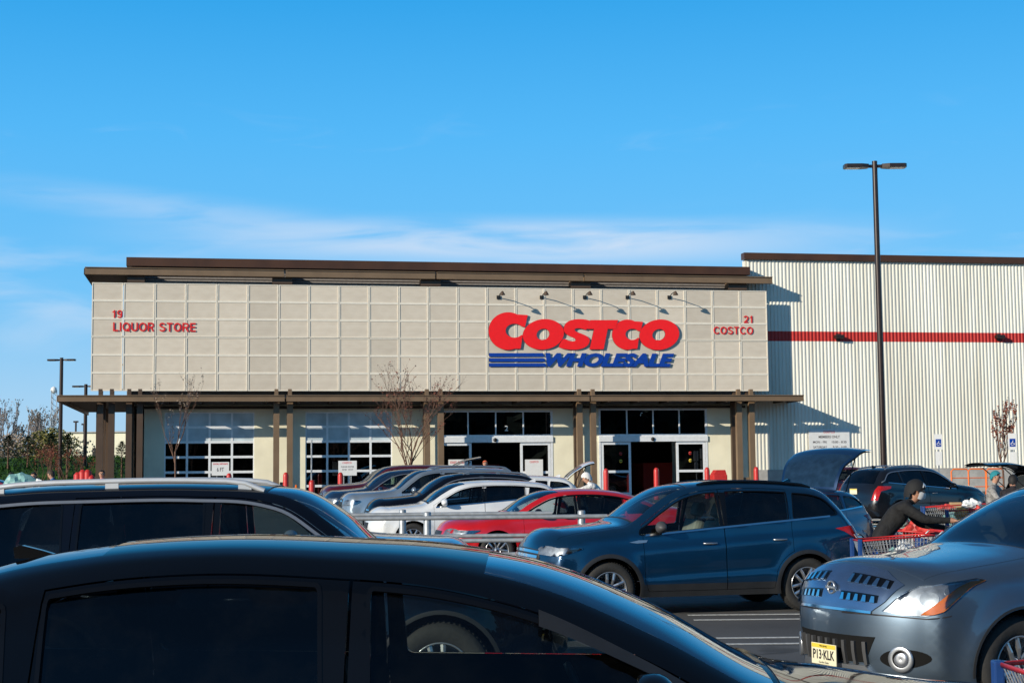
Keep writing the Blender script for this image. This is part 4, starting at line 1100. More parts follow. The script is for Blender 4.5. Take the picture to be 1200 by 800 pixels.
for k in range(8):
    y = 38 + k * 1.2; z = gz(y); mb.box(8.2, 11.8, y, y + .35, z + .004, z + .022, 0 if k % 2 else 1)
tag(mb.build('accessible_bay_marking', [M['roadpaint'], M['bluepaint']]), kind='structure')
# grass bank on the left, beyond the lot
def bank(x, y):
    t = max(0, min(1, (y - 96) / 34)); t = t * t * (3 - 2 * t)
    return .5 + t * (3.2 + .5 * math.sin(x * .06) + .3 * math.sin(x * .17 + 1))
mb = MB(); nx, ny = 70, 40; V_ = []
for j in range(ny):
    for i in range(nx):
        x = -130 + i * 2.2; y = 92 + j * 3.2; V_.append((x, y, bank(x, y) + random.uniform(-.06, .06) - (.6 if y < 95 else 0)))
mb.add(V_, [(j * nx + i, j * nx + i + 1, (j + 1) * nx + i + 1, (j + 1) * nx + i) for j in range(ny - 1) for i in range(nx - 1)], 0, True)
tag(mb.build('grass_hill', [M['grass']]), kind='structure')
mb = MB()
rngg = random.Random(3)
for k in range(9000):
    x = rngg.uniform(-75, -22); y = rngg.uniform(97, 134); z = bank(x, y) - .05; h = rngg.uniform(.15, .38); a = rngg.uniform(0, 3.14); dx, dy = .10 * math.cos(a), .10 * math.sin(a)
    mb.add([(x - dx, y - dy, z), (x + dx, y + dy, z), (x + rngg.uniform(-.1, .1), y, z + h)], [(0, 1, 2)])
tag(mb.build('grass', [M['grass']], recalc=False), 'dark green grass covering the bank beyond the parking lot', 'grass', kind='stuff')

# ------------------------------------------------------------------ store building
BA = R(10.6)
BO = at(106, 458, 70); BO = Vector((BO.x, BO.y, 0))
GB = .66                       # level of the pavement in front of the store
store = empty('warehouse_store', BO, BA, 'long warehouse store with perforated beige screen wall over brown steel canopy', 'building')
BM4 = Matrix.Translation(BO) @ Matrix.Rotation(BA, 4, 'Z')
def bw(u, v, z): return BM4 @ Vector((u, v, z))
def bobj(mb, name, mats, parent=None, **k): return mb.build(name, mats, parent if parent is not None else store, **k)
# pavement slab
mb = MB(); mb.box(-2.5, 60, -4.6, .99, GB - .45, GB, 0); o = mb.build('pavement', [M['concrete']]); o.matrix_world = BM4; tag(o, kind='structure')
# front wall with its openings
opens = [(3.28, 7.4, 4.85), (9.79, 13.9, 4.85), (16.12, 21.75, 4.9), (24.05, 29.6, 4.98)]
mb = MB(); u = 2.35
WV0, WV1 = 1.0, 1.3
for (a, b, t) in opens:
    mb.box(u, a, WV0, WV1, GB - .2, 5.2); mb.box(a, b, WV0, WV1, t, 5.2); u = b
mb.box(u, 31.7, WV0, WV1, GB - .2, 5.2)
bobj(mb, 'front_wall', [M['cream']])
mb = MB()   # masonry joints as shallow vertical returns
for (a, b) in ((2.35, 3.2), (7.5, 9.7), (13.98, 16.04), (21.83, 23.97), (29.68, 31.7)):
    mb.box(a, b, WV0 - .035, WV0 - .002, GB, GB + .55)
bobj(mb, 'wall_base', [M['concrete']])
mb = MB(); mb.box(1.55, 31.7, 1.0, 40, 5.2, 11.55); mb.box(1.56, 1.86, 1.31, 40, GB - .2, 5.19)
bobj(mb, 'building_body', [M['louver']])
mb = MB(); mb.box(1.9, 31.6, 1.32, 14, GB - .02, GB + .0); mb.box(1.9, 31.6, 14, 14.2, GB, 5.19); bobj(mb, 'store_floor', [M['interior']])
mb = MB()
for k in range(9):
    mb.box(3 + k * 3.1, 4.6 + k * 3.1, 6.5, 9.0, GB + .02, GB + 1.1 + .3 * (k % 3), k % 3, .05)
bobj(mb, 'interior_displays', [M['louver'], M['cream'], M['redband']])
mb = MB(); mb.box(1.5, 31.8, .35, 1.2, 11.62, 12.02, 0); mb.box(1.5, 31.74, 1.2, 40, 11.56, 11.98, 0); bobj(mb, 'roof_fascia', [M['dbrown']])
mb = MB()
for k in range(8): mb.box(1.7, 31.6, .72, .98, 10.62 + k * .12, 10.68 + k * .12)
mb.box(1.72, 31.58, .80, .985, 10.3, 11.6); bobj(mb, 'louvre_wall', [M['louver']])
# upper frame beam in four lengths, with outriggers
UB = [(-.30, 8.72), (8.80, 15.85), (15.93, 23.1), (23.18, 32.75)]
for (a, b) in UB:
    mb = MB(); mb.box(a, b, -.20, -.08, 11.14, 11.43); mb.box(a, b, -.26, -.02, 11.425, 11.46); mb.box(a, b, -.26, -.02, 11.12, 11.155)
    bobj(mb, 'frame_beam', [M['lbrown']])
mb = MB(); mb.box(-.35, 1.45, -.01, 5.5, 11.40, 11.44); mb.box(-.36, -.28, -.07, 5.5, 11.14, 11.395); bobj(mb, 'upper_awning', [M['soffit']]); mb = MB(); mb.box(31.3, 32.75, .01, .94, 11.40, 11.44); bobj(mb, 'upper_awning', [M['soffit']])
CL = [(.35, .85), (1.62, 2.10), (8.24, 8.86), (15.25, 15.9), (22.61, 23.28), (30.6, 31.25)]
for (a, b) in CL[1:]:
    for q in (a, b): 
        mb = MB(); mb.box(q, q + .16, -.07, .97, 11.17, 11.40); bobj(mb, 'outrigger', [M['lbrown']])
for (a, b) in CL[1:]:
    mb = MB(); mb.box(a - .05, b + .25, .05, .66, 10.82, 11.13); bobj(mb, 'bracket', [M['brown']])
# canopy
CAN = [(-1.3, 8.72), (8.80, 15.85), (15.93, 23.05), (23.13, 33.78)]
for (a, b) in CAN:
    mb = MB(); mb.box(a, b, -1.36, -1.26, 5.26, 5.50); mb.box(a, b, -1.42, -1.2, 5.49, 5.53); mb.box(a, b, -1.42, -1.2, 5.24, 5.275)
    bobj(mb, 'canopy_beam', [M['lbrown']])
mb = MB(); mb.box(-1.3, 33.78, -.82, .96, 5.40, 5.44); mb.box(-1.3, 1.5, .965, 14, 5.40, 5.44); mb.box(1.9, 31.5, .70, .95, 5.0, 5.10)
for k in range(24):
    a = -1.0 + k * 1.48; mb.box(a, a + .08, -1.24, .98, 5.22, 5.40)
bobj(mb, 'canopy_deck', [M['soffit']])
mb = MB(); mb.box(-1.34, -1.24, -1.2, 14, 5.24, 5.5); bobj(mb, 'canopy_end', [M['brown']])
mb = MB(); mb.box(33.74, 33.84, -1.2, .90, 5.24, 5.5); bobj(mb, 'canopy_end', [M['brown']])
# columns: paired steel posts
for i, (a, b) in enumerate(CL):
    for q in (a, b):
        mb = MB(); mb.box(q, q + .27, -.62, -.36, GB, 5.23); mb.box(q + .05, q + .22, -.60, -.38, 5.53, 5.85)
        mb.box(q - .04, q + .31, -.66, -.32, GB, GB + .06); bobj(mb, 'steel_column', [M['brown'] if i < 2 else M['lbrown']])  # left pairs take the darker brown: their shadow is put into the colour
    mb = MB(); mb.box(a + .08, a + .30, .40, .62, GB, 5.39); bobj(mb, 'steel_column', [M['brown']])
    if i > 1:
        mb = MB(); mb.box(a + .3, b - .03, -.52, -.46, GB + .05, GB + .9); bobj(mb, 'column_guard', [M['lbrown']])
for vv in (5.2, 9.5, 13.2): mb = MB(); mb.box(-.15, .15, vv, vv + .3, GB, 5.39); bobj(mb, 'steel_column', [M['brown']])
# screen of perforated panels
NC = 23; CW = 32.5 / NC; ZR = [(5.79, 8.27), (8.29, 10.77)]
mb = MB(); w_, h_ = CW - .02, 2.48; fr = .045
mb.box(0, fr, -.03, .03, 0, h_); mb.box(w_ - fr, w_, -.03, .03, 0, h_)
for z0_, z1_ in ((0, fr * .8), (h_ - fr * .8, h_), (h_ / 3 - .045, h_ / 3 + .045), (2 * h_ / 3 - .045, 2 * h_ / 3 + .045)): mb.box(fr, w_ - fr, -.03, .03, z0_, z1_)
p0 = mb.build('screen_panel', [M['pframe']])
mb = MB(); mb.box(fr, w_ - fr, -.008, .004, fr * .8, h_ - fr * .8); i0_ = mb.build('mesh_infill', [M['perf']], p0)
pm_, im_ = p0.data, i0_.data
bpy.data.objects.remove(i0_); bpy.data.objects.remove(p0)
perf2 = []
for k in range(4):
    me = im_.copy(); me.materials.clear()
    mt = M['perf'].copy(); r_ = [n for n in mt.node_tree.nodes if n.type == 'VALTORGB'][0]
    for e_ in r_.color_ramp.elements: e_.color = tuple(c * (1 + (k - 1.5) * .05) for c in e_.color[:3]) + (1,)
    me.materials.append(mt); perf2.append(me)
for r_ in range(2):
    for i in range(NC):
        o = bpy.data.objects.new('screen_panel', pm_); col.objects.link(o); o.parent = store; o.location = (i * CW + .01, 0, ZR[r_][0])
        q = bpy.data.objects.new('mesh_infill', random.choice(perf2)); col.objects.link(q); q.parent = o
for (a, b) in CL:
    for q in (a, b):
        mb = MB(); mb.box(q + .06, q + .2, .05, .2, 5.55, 10.75); bobj(mb, 'screen_post', [M['brown']])
mb = MB()
for z in (5.86, 7.0, 8.28, 9.5, 10.7): mb.box(0, 32.5, .04, .045 + .06, z - .04, z + .04)
bobj(mb, 'screen_girt', [M['brown']])
mb = MB()
for k in range(14): mb.box(15.3, 31.5, .70 + k * .02, .71 + k * .02, 5.6, 5.62)
mb.box(2.4, 31.6, .96, .995, 5.2, 10.5); bobj(mb, 'rear_lining', [M['greywall']])
# garage doors
def garage(a, b, t):
    f = MB(); z0 = GB; H_ = t - z0; rows = 6; cols = 4; cw = (b - a) / cols; rh = H_ / rows
    for i in range(cols + 1):
        x = a + i * cw; f.box(max(a, x - .05), min(b, x + .05), 1.04, 1.10, z0, t)
    for j in range(rows + 1):
        z = z0 + j * rh; f.box(a, b, 1.035, 1.095, max(z0, z - .055), min(t, z + .055))
    o = bobj(f, 'garage_door', [M['white']])
    for j in range(rows):
        for i in range(cols):
            p = MB(); x0_, x1_ = a + i * cw + .05, a + (i + 1) * cw - .05; p.box(x0_, x1_, 1.06, 1.07, z0 + j * rh + .05, z0 + (j + 1) * rh - .05)
            p.build('pane', [M['hazeglass'] if j >= 4 else M['pglass']], o)
    return o
garage(*opens[0]); garage(*opens[1])
# automatic entrances
def entrance(a, b, t, num):
    f = MB(); hz0, hz1 = 3.36, 3.63
    f.box(a, b, .92, 1.12, hz0, hz1); f.box(a, a + .1, .98, 1.1, GB, t); f.box(b - .1, b, .98, 1.1, GB, t); f.box(a + .1, b - .1, .98, 1.1, t - .08, t); f.box(a + .1, b - .1, .98, 1.1, hz1, hz1 + .1)
    n = 4; cw = (b - a - .2) / n
    for i in range(1, n): x = a + .1 + i * cw; f.box(x - .03, x + .03, .985, 1.095, hz1 + .1, t - .08)
    o = bobj(f, 'entrance_frame', [M['white']])
    for i in range(n):
        p = MB(); p.box(a + .1 + i * cw + .03, a + .1 + (i + 1) * cw - .03, 1.04, 1.05, hz1 + .1, t - .08); p.build('pane', [M['pglass']], o)
    s_ = MB(); s_.lathe([(0, -.06), (.09, -.05), (.10, .0)], 14, 0, 'y', ((a + b) / 2 - .05, .92, hz0 + .12)); s_.build('door_sensor', [M['blackplastic']], o)
    for (x0_, x1_) in ((a + .12, a + 1.62), (b - 1.62, b - .12)):
        d = MB()
        for (p0_, p1_) in ((x0_, x0_ + .12), (x1_ - .12, x1_)): d.box(p0_, p1_, 1.0, 1.06, GB + .02, hz0 - .02)
        for (z0_, z1_) in ((GB + .02, GB + .22), (hz0 - .14, hz0 - .02), (GB + 1.18, GB + 1.30)): d.box(x0_ + .12, x1_ - .12, 1.0, 1.06, z0_, z1_)
        dd = bobj(d, 'sliding_door', [M['white']], o)
        p = MB(); p.box(x0_ + .12, x1_ - .12, 1.025, 1.035, GB + .22, hz0 - .14); p.build('pane', [M['pglass']], dd)
    if num:
        p = MB(); add_text(p, num, a + 3.25, .97, hz1 + .28, h=.26, bold=.02); p.build('door_number', [M['signwhite']], o)
    return o
e1 = entrance(*opens[2], '2'); e2 = entrance(*opens[3], None)
for u in (25.15, 28.7):
    for (dz, mt) in ((.36, 'redband'), (0, 'yellow')):
        mb = MB(); mb.lathe([(0, -.012), (.085, -.012), (.085, .0)], 20, 0, 'y', (u, 1.0, GB + 1.75 + dz)); mb.box(u - .08, u + .08, .985, .988, GB + 1.73 + dz, GB + 1.77 + dz, 1)
        mb.build('door_decal', [M[mt], M['ink']], e2)
# signs and letters that belong on the building
def arc(cx, cy, rx, ry, a0, a1, n=14): return [(cx + rx * math.cos(q), cy + ry * math.sin(q)) for q in np.linspace(R(a0), R(a1), n)]
SF = {  # plain sans capitals as centre lines: (advance width, strokes)
 'L': (.58, [[(.08, 1), (.08, .075)], [(.0, .075), (.56, .075)]]), 'I': (.16, [[(.08, 1), (.08, 0)]]),
 'Q': (.80, [arc(.40, .5, .325, .425, 0, 360, 28), [(.45, .28), (.76, -.02)]]), 'O': (.80, [arc(.40, .5, .325, .425, 0, 360, 28)]),
 'U': (.70, [[(.08, 1), (.08, .38)] + arc(.35, .36, .27, .285, 180, 360) + [(.62, 1)]]),
 'R': (.70, [[(.08, 0), (.08, 1)], [(.08, .925), (.38, .925)] + arc(.38, .70, .22, .225, 90, -90) + [(.08, .475)], [(.36, .475), (.62, .0)]]),
 'S': (.66, [arc(.33, .72, .25, .205, 15, 200, 16) + [(.20, .56), (.46, .46)] + arc(.33, .28, .26, .205, 20, -165, 16)]),
 'T': (.64, [[(.32, .925), (.32, 0)], [(.0, .925), (.64, .925)]]), 'E': (.62, [[(.08, 0), (.08, 1)], [(.0, .925), (.60, .925)], [(.08, .52), (.56, .52)], [(.0, .075), (.61, .075)]]),
 'C': (.74, [arc(.40, .5, .32, .425, 40, 320, 26)]), '1': (.42, [[(.26, 1), (.26, 0)], [(.28, .93), (.18, .80), (.04, .72)]]),
 '9': (.60, [arc(.30, .68, .22, .245, 0, 360, 22), [(.52, .68)] + arc(.28, .36, .24, .285, 20, -140, 14)]), '2': (.60, [arc(.30, .69, .22, .235, 165, -20, 14) + [(.42, .42), (.10, .10)], [(.04, .075), (.56, .075)]]), ' ': (.28, [])}
def letters(name, txt, u, z, w_, h_, mat, parent, label, cat='sign letters', depth=.02, v=-.032, bold=0):
    tot = sum(SF[c][0] for c in txt) + .13 * (len(txt) - 1); sx_ = w_ / tot; x = 0; mb = MB(); hw = .078; lay = 0
    for c in txt:
        for st in SF[c][1]:
            p = np.array(st) * [1, 1]; P_ = np.stack([(p[:, 0] + x) * sx_, p[:, 1] * h_], 1); t = np.gradient(P_, axis=0); t /= np.maximum(np.hypot(*t.T), 1e-9)[:, None]
            nn = np.stack([-t[:, 1], t[:, 0]], 1) * hw * h_; A_, B_ = P_ + nn, P_ - nn; n = len(P_); lay += 1; d = v - depth - .0015 * (lay % 3)
            V_ = [(u + a, d, z + b) for a, b in A_] + [(u + a, d, z + b) for a, b in B_] + [(u + a, v, z + b) for a, b in A_] + [(u + a, v, z + b) for a, b in B_]
            F_ = []
            for k in range(n - 1): F_ += [(k, k + 1, n + k + 1, n + k), (k, 2 * n + k, 2 * n + k + 1, k + 1), (n + k, n + k + 1, 3 * n + k + 1, 3 * n + k)]
            mb.add(V_, F_)
        x += SF[c][0] + .13
    o = mb.build(name, [mat]); o.matrix_world = BM4
    return tag(o, label, cat)
def px_u(x, y=380): 
    d = (at(x, y, 50) - CAM); n = Vector((-math.sin(BA), math.cos(BA), 0)); t = (BO - CAM).dot(n) / d.dot(n); p = CAM + d * t - BO
    return p.dot(Vector((math.cos(BA), math.sin(BA), 0))), (CAM + d * t).z
def box_px(x0_, y0_, x1_, y1_):
    a = px_u(x0_, y1_); b = px_u(x1_, y0_); return a[0], a[1], b[0] - a[0], b[1] - a[1]
b_ = box_px(131.5, 363.5, 143.5, 372.5); letters('unit_number', '19', *b_, M['textred'], store, 'small red number nineteen at upper left of the screen wall')
b_ = box_px(132.5, 378.5, 229.5, 388); letters('lettering', 'LIQUOR STORE', *b_, M['textred'], store, 'red liquor store lettering at left end of screen wall')
b_ = box_px(871, 370, 882, 378.5); letters('unit_number', '21', *b_, M['textred'], store, 'small red number twenty one at right end of screen wall')
b_ = box_px(836, 383, 882, 391.5); letters('lettering', 'COSTCO', *b_, M['textred'], store, 'small plain red lettering at right end of screen wall')
# the big wordmark, letters cut from outlines
wm = empty('store_wordmark', (0, 0, 0), 0, 'large red and blue slanted store name sign on the screen wall', 'sign'); wm.matrix_world = BM4
def cpx(cx, cy):
    u, z = px_u(560 + cx / 4.8, 350 + cy / 4.8); return (u, z)
def ell(cx, cy, rx, ry, a0, a1, n=40, rot=0):
    out = []
    for q in np.linspace(R(a0), R(a1), n):
        x, y = rx * math.cos(q), -ry * math.sin(q); c, s_ = math.cos(R(rot)), math.sin(R(rot)); out.append((cx + x * c + y * s_, cy - x * s_ + y * c))
    return out
def glyph(outer, hole, mat, name, nh=1, depth=.07, v=-.035):
    loops = [np.array([cpx(*p) for p in outer])] + ([np.array([cpx(*p) for p in hole])] if hole else [])
    V2, T = cdt([(l, True) for l in loops], None, None, loops[0]); c = V2[T].mean(1); k = inside(loops[0], c)
    if hole: k &= ~inside(loops[1], c)
    T = T[k]; mb = MB(); n = len(V2)
    F_ = [(p[0], v - depth, p[1]) for p in V2]; B_ = [(p[0], v, p[1]) for p in V2]
    mb.add(F_ + B_, [tuple(t) for t in T], 0); ec = {}
    for t in T:
        for i in range(3):
            e = (t[i], t[(i + 1) % 3]); ec.setdefault((min(e), max(e)), []).append(e)
    mb.add(F_ + B_, [(e[0][0], e[0][1], e[0][1] + n, e[0][0] + n) for e in ec.values() if len(e) == 1], 1)
    return mb.build(name, [mat, M['signside']], wm, recalc=False)
def Cglyph(x0_, y0_, x1_, y1_):
    cx, cy = (x0_ + x1_) / 2 - (x1_ - x0_) * .03, (y0_ + y1_) / 2; rx = (x1_ - x0_) * .47; ry = (y1_ - y0_) / 2; wx = x1_ - x0_; hy = y1_ - y0_
    o = [(x1_, y0_ + hy * .075)] + ell(cx + wx * .03, cy, rx * 1.06, ry, 62, 180, 30) + ell(cx + wx * .03, cy, rx * 1.06, ry, 182, 290, 26) + [(x0_ + wx * .82, y0_ + hy * .97), (x0_ + wx * .875, y0_ + hy * .60)]
    o += [p for p in ell(x0_ + wx * .66, cy - hy * .01, wx * .225, hy * .185, 320, 40, 26)]
    o += [(x0_ + wx * .93, y0_ + hy * .40)]
    return o
glyph(Cglyph(58, 77, 278, 288), None, M['signred'], 'letter_c')
glyph(ell(366, 201, 116, 85, 0, 352, 60, 8), ell(364, 201, 37, 31, 0, 350, 40, 20), M['signred'], 'letter_o')
Sp = [(634, 126), (608, 178), (590, 171), (565, 166), (546, 168), (540, 176), (550, 186), (580, 197), (610, 210), (628, 230), (622, 255), (600, 275), (560, 287), (510, 287), (470, 280), (448, 270), (478, 222), (500, 233), (522, 240), (540, 240), (550, 232), (540, 222), (510, 210), (485, 192), (478, 168), (490, 140), (515, 122), (555, 115), (600, 117)]
glyph([tuple(p) for p in chaikin(Sp, 1)], None, M['signred'], 'letter_s')
glyph([(630, 121), (785, 121), (772, 171), (727, 171), (704, 285), (625, 285), (650, 171), (612, 171)], None, M['signred'], 'letter_t', depth=.085)
glyph(Cglyph(752, 118, 925, 287), None, M['signred'], 'letter_c')
glyph(ell(1017, 203, 112, 85, 0, 352, 60, 8), ell(1014, 203, 37, 31, 0, 350, 40, 20), M['signred'], 'letter_o', depth=.085)
for k, (ya, yb, xr, xr2) in enumerate(((306, 326, 368, 376), (335, 354, 374, 380), (363, 382, 380, 388))):
    glyph([(62, ya), (xr - 4, ya), (xr2 - 4, yb), (62, yb)], None, M['signblue'], 'blue_stripe', depth=.05)
a = cpx(378, 382); b = cpx(1101, 308)
mb = MB(); vs, fs = text_mesh('WHOLESALE', b[0] - a[0], b[1] - a[1], .05, bold=.055, shear=.28, spacing=.98); nf = len(fs)
mb.add([(x + a[0], y - .05, z + a[1]) for x, y, z in vs], fs); mb.build('word_wholesale', [M['signblue']], wm)
# gooseneck lamps over the wordmark
gl0 = None
LG = ['first gooseneck lamp over the wordmark, above its large C', 'second gooseneck lamp, above the first letter O of wordmark', 'third gooseneck lamp, above the letter T of wordmark', 'fourth gooseneck lamp, above the second letter C of wordmark', 'fifth gooseneck lamp, above the last letter O of wordmark']
for k, x in enumerate((584, 634.5, 685, 735, 784)):
    u, z = px_u(x, 348.5)
    if gl0 is None:
        g0 = empty('gooseneck_lamp', (0, 0, 0)); mb = MB()
        mb.box(-.09, .09, -.06, -.03, -.09, .09); mb.tube([(0, -.04, 0), (0, -.45, .12), (0, -.95, .16), (0, -1.10, .10)], .022, 8); mb.build('arm', [M['blackplastic']], g0)
        mb = MB(); mb.lathe([(.02, .12), (.05, .10), (.07, .05), (.13, -.05), (.135, -.07), (.12, -.06), (.0, .02)], 18, 0, 'z', (0, -1.12, .06)); mb.build('lamp_shade', [M['brown']], g0)
        gl0 = g0; o = g0
    else: o = copy_tree(gl0)
    o.matrix_world = BM4 @ Matrix.Translation((u, 0, z)); tag(o, LG[k], 'lamp', 'gooseneck lamps over the wordmark')

# ------------------------------------------------------------------ metal-clad warehouse wing
wing = empty('warehouse_wing', BO, BA, 'tall cream corrugated metal warehouse wing with a red stripe', 'building')
WU0, WU1, WVF = 31.80, 62, .95
mb = MB(); pit = .19; n = int((WU1 - WU0) / pit); prof = []
for i in range(n):
    a = WU0 + i * pit; prof += [(a, 0), (a + .075, 0), (a + .10, -.032), (a + .165, -.032)]
prof.append((WU0 + n * pit, 0))
def ribs(z0, z1, mat, dv=0.0, name='siding'):
    mb = MB(); k = len(prof); V_ = [(a, WVF + b - dv, z0) for a, b in prof] + [(a, WVF + b - dv, z1) for a, b in prof]
    mb.add(V_, [(i, i + 1, k + i + 1, k + i) for i in range(k - 1)]); return mb.build(name, [mat], wing, recalc=False)
ribs(1.92, 8.36, M['siding']); ribs(8.36, 8.86, M['redband'], 0, 'red_stripe'); ribs(8.86, 12.5, M['siding'])
mb = MB(); mb.box(WU0 - .02, WU1, WVF + .06, WVF + .5, .3, 12.45); mb.box(WU0, WU1, WVF + .5, WVF + 45, .3, 11.3); mb.build('wing_body', [M['siding']], wing)
mb = MB(); mb.box(WU0 - .15, WU1, WVF - .20, WVF + .3, 12.47, 12.80); mb.build('roof_fascia', [M['dbrown']], wing)
mb = MB(); mb.box(WU0 + .0, WU1, WVF - .08, WVF + .05, .3, 1.92); mb.build('concrete_base', [M['concrete']], wing)
for x in (990, 1180):
    u, z = px_u(x, 395); mb = MB(); mb.box(u - .22, u + .22, WVF - .40, WVF - .05, z + .0, z + .18, 0, .03); mb.box(u - .1, u + .1, WVF - .12, WVF - .045, z - .1, z + .25)
    mb.build('wall_light', [M['pole']], wing)

# ------------------------------------------------------------------ signs on stands and walls
def board(name, label, x, y0_, y1_, x1_, v, lines, mat=None, post=False, red_first=True):
    """white sign board on the building line; pixel extents give its real size"""
    n = Vector((-math.sin(BA), math.cos(BA), 0)); U_ = Vector((math.cos(BA), math.sin(BA), 0))
    def hit(px_, py_):
        d = at(px_, py_, 50) - CAM; t = ((BO - CAM).dot(n) + v) / d.dot(n); p = CAM + d * t; return (p - BO).dot(U_), p.z
    a = hit(x, y1_); b = hit(x1_, y0_); W_, H_ = b[0] - a[0], b[1] - a[1]
    r = empty(name, (0, 0, 0), 0, label, 'sign'); r.matrix_world = BM4 @ Matrix.Translation((a[0], v, a[1]))
    mb = MB(); mb.box(0, W_, -.03, 0, 0, H_, 0, 0); mb.build('board', [mat or M['signwhite']], r)
    for (t, fx, fz, fw_, fh, mk) in lines:
        mb = MB(); add_text(mb, t, W_ * fx, -.031, H_ * fz, w=W_ * fw_, h=H_ * fh, depth=.004, bold=.012); mb.build('wording', [M[mk]], r)
    if post:
        mb = MB(); zb_ = GB - a[1]; mb.tube([(W_ * .3, .03, zb_), (W_ * .3, .03, H_)], .02, 6); mb.tube([(W_ * .7, .03, zb_), (W_ * .7, .03, H_)], .02, 6); mb.build('stand', [M['galv']], r)
    return r
board('hours_sign', 'white opening hours board on the corrugated wall, members only', 948.5, 502.5, 545, 995, .88,
      [('COSTCO', .36, .89, .28, .07, 'textred'), ('MEMBERS ONLY', .24, .75, .52, .075, 'textdark'), ('MON - FRI', .10, .61, .33, .065, 'textdark'), ('10:00 - 8:30', .56, .61, .36, .065, 'textdark'),
       ('SATURDAY', .10, .47, .34, .065, 'textdark'), ('9:30 - 6:00', .58, .47, .34, .065, 'textdark'), ('SUNDAY', .10, .33, .26, .065, 'textdark'), ('10:00 - 6:00', .56, .33, .36, .065, 'textdark')])
board('notice_sign', 'white notice with red heading standing before the second garage door', 396.5, 539.5, 557, 418, -.9, [('COSTCO', .22, .80, .5, .12, 'textred'), ('PLEASE ENTER', .15, .55, .7, .09, 'textdark'), ('ONE  WAY', .2, .36, .6, .09, 'textdark')], post=True)
board('distance_poster', 'white distance poster with figures before the first garage door', 248, 541, 557, 268.5, -.9, [('SOCIAL DISTANCE', .08, .8, .84, .12, 'textred'), ('6 FT', .3, .3, .4, .3, 'textdark')], post=True)
board('door_poster', 'white poster hanging on the left door of the numbered entrance', 525.5, 538, 545, 548.5, .94, [('EXIT ONLY', .1, .3, .8, .4, 'textred')])
board('door_poster', 'white poster with red heading on right door of numbered entrance', 615.5, 538, 560, 636, .94, [('COSTCO', .25, .82, .5, .1, 'textred')])
def access_sign(x, y0_, y1_, Y, label):
    p = at(x, y1_, Y); h = at(x, y0_, Y).z - p.z; g = gz(Y); r = empty('accessible_parking_sign', (p.x, Y, g), 0, label, 'sign', 'accessible parking signs')
    zt = p.z - g + h
    mb = MB(); mb.box(-.03, .03, 0, .05, 0, zt); mb.build('post', [M['galv']], r)
    mb = MB(); mb.box(-.16, .16, -.02, 0, zt - .62, zt); mb.build('sign_plate', [M['signwhite']], r)
    mb = MB(); mb.box(-.11, .11, -.026, -.02, zt - .50, zt - .20); mb.build('blue_field', [M['signblue']], r)
    mb = MB(); mb.tube([(.02, -.03, zt - .27), (.0, -.03, zt - .36), (.06, -.03, zt - .37), (.08, -.03, zt - .43)], .012, 5)
    mb.tube([(.05 * math.cos(q) - .01, -.03, zt - .40 + .05 * math.sin(q)) for q in np.linspace(1.5, 6.0, 12)], .010, 5); mb.build('wheelchair_symbol', [M['signwhite']], r)
    mb = MB(); mb.box(-.13, .13, -.02, 0, zt - 1.25, zt - .70); mb.build('lower_plate', [M['signwhite']], r)
access_sign(1100, 508.5, 533, 62, 'accessible parking sign left of the budding tree by metal wall')
access_sign(1186.5, 507.5, 524, 58, 'accessible parking sign right of the budding tree by metal wall')
mb = MB(); p = at(365, 562, 62); g = GB
r = empty('sign_post', (p.x, 62, gz(62)), 0, 'thin bare galvanised sign post standing beside the red bollard', 'post'); mb.tube([(0, 0, 0), (0, 0, at(365, 515, 62).z - gz(62))], .035, 6); mb.build('post', [M['galv']], r)

# ------------------------------------------------------------------ bollards, cone, chain
BL = [(335, 553, 63, 'red bollard beside the brown steel column left of the cone'), (365.5, 562, 58, 'red bollard right of the traffic cone, nearest to the camera'), (399, 553, 66, 'red bollard behind the burgundy minivan hood'), (268.5, 554, 66, 'red bollard before the first garage door'),
      (710, 548.5, 66, 'red bollard by the left leaf of the right entrance'), (769, 547.5, 66, 'red bollard in front of the dark right entrance opening'), (828.5, 547, 67, 'red bollard by the right leaf of the right entrance'), (886, 546.5, 68, 'red bollard beside the last steel column on the right')]
b0 = None
for (x, y, Y, lb) in BL:
    p = at(x, y, Y)
    if b0 is None:
        mb = MB(); mb.lathe([(.115, 0), (.115, 1.0), (.105, 1.07), (.07, 1.13), (0, 1.15)], 16); b0 = mb.build('bollard', [M['bollard']]); o = b0
    else: o = b0.copy(); col.objects.link(o)
    g = gz(Y) - .02; o.location = (p.x, Y, g); o.scale = (1, 1, (p.z - g) / 1.15); tag(o, lb, 'bollard', 'red bollards along the store front')
p = at(347, 588, 60); r = empty('traffic_cone', (p.x, 60, gz(60)), 0, 'orange and white traffic cone between the two red bollards', 'cone')
mb = MB(); mb.box(-.2, .2, -.2, .2, 0, .04); mb.lathe([(.15, .04), (.035, .92), (0, .92)], 16); mb.build('cone_body', [M['orange']], r)
for (a, b) in ((.28, .45), (.55, .72)):
    mb = MB(); f = lambda z: .15 - (z - .04) / .88 * .115 + .006; mb.lathe([(f(a), a), (f(b), b)], 16); mb.build('white_band', [M['signwhite']], r)
mb = MB(); A_ = at(318, 577, 61); B_ = at(347, 571, 60); C_ = at(365, 578, 58.2)
def sag(a, b, s_): return [a.lerp(b, t) - Vector((0, 0, s_ * 4 * t * (1 - t))) for t in np.linspace(0, 1, 9)]
mb.tube(sag(A_, B_, .15), .02, 5); mb.tube(sag(B_, C_, .15), .02, 5); tag(mb.build('barrier_chain', [M['yellow']]), 'yellow plastic chain strung over the traffic cone', 'chain')
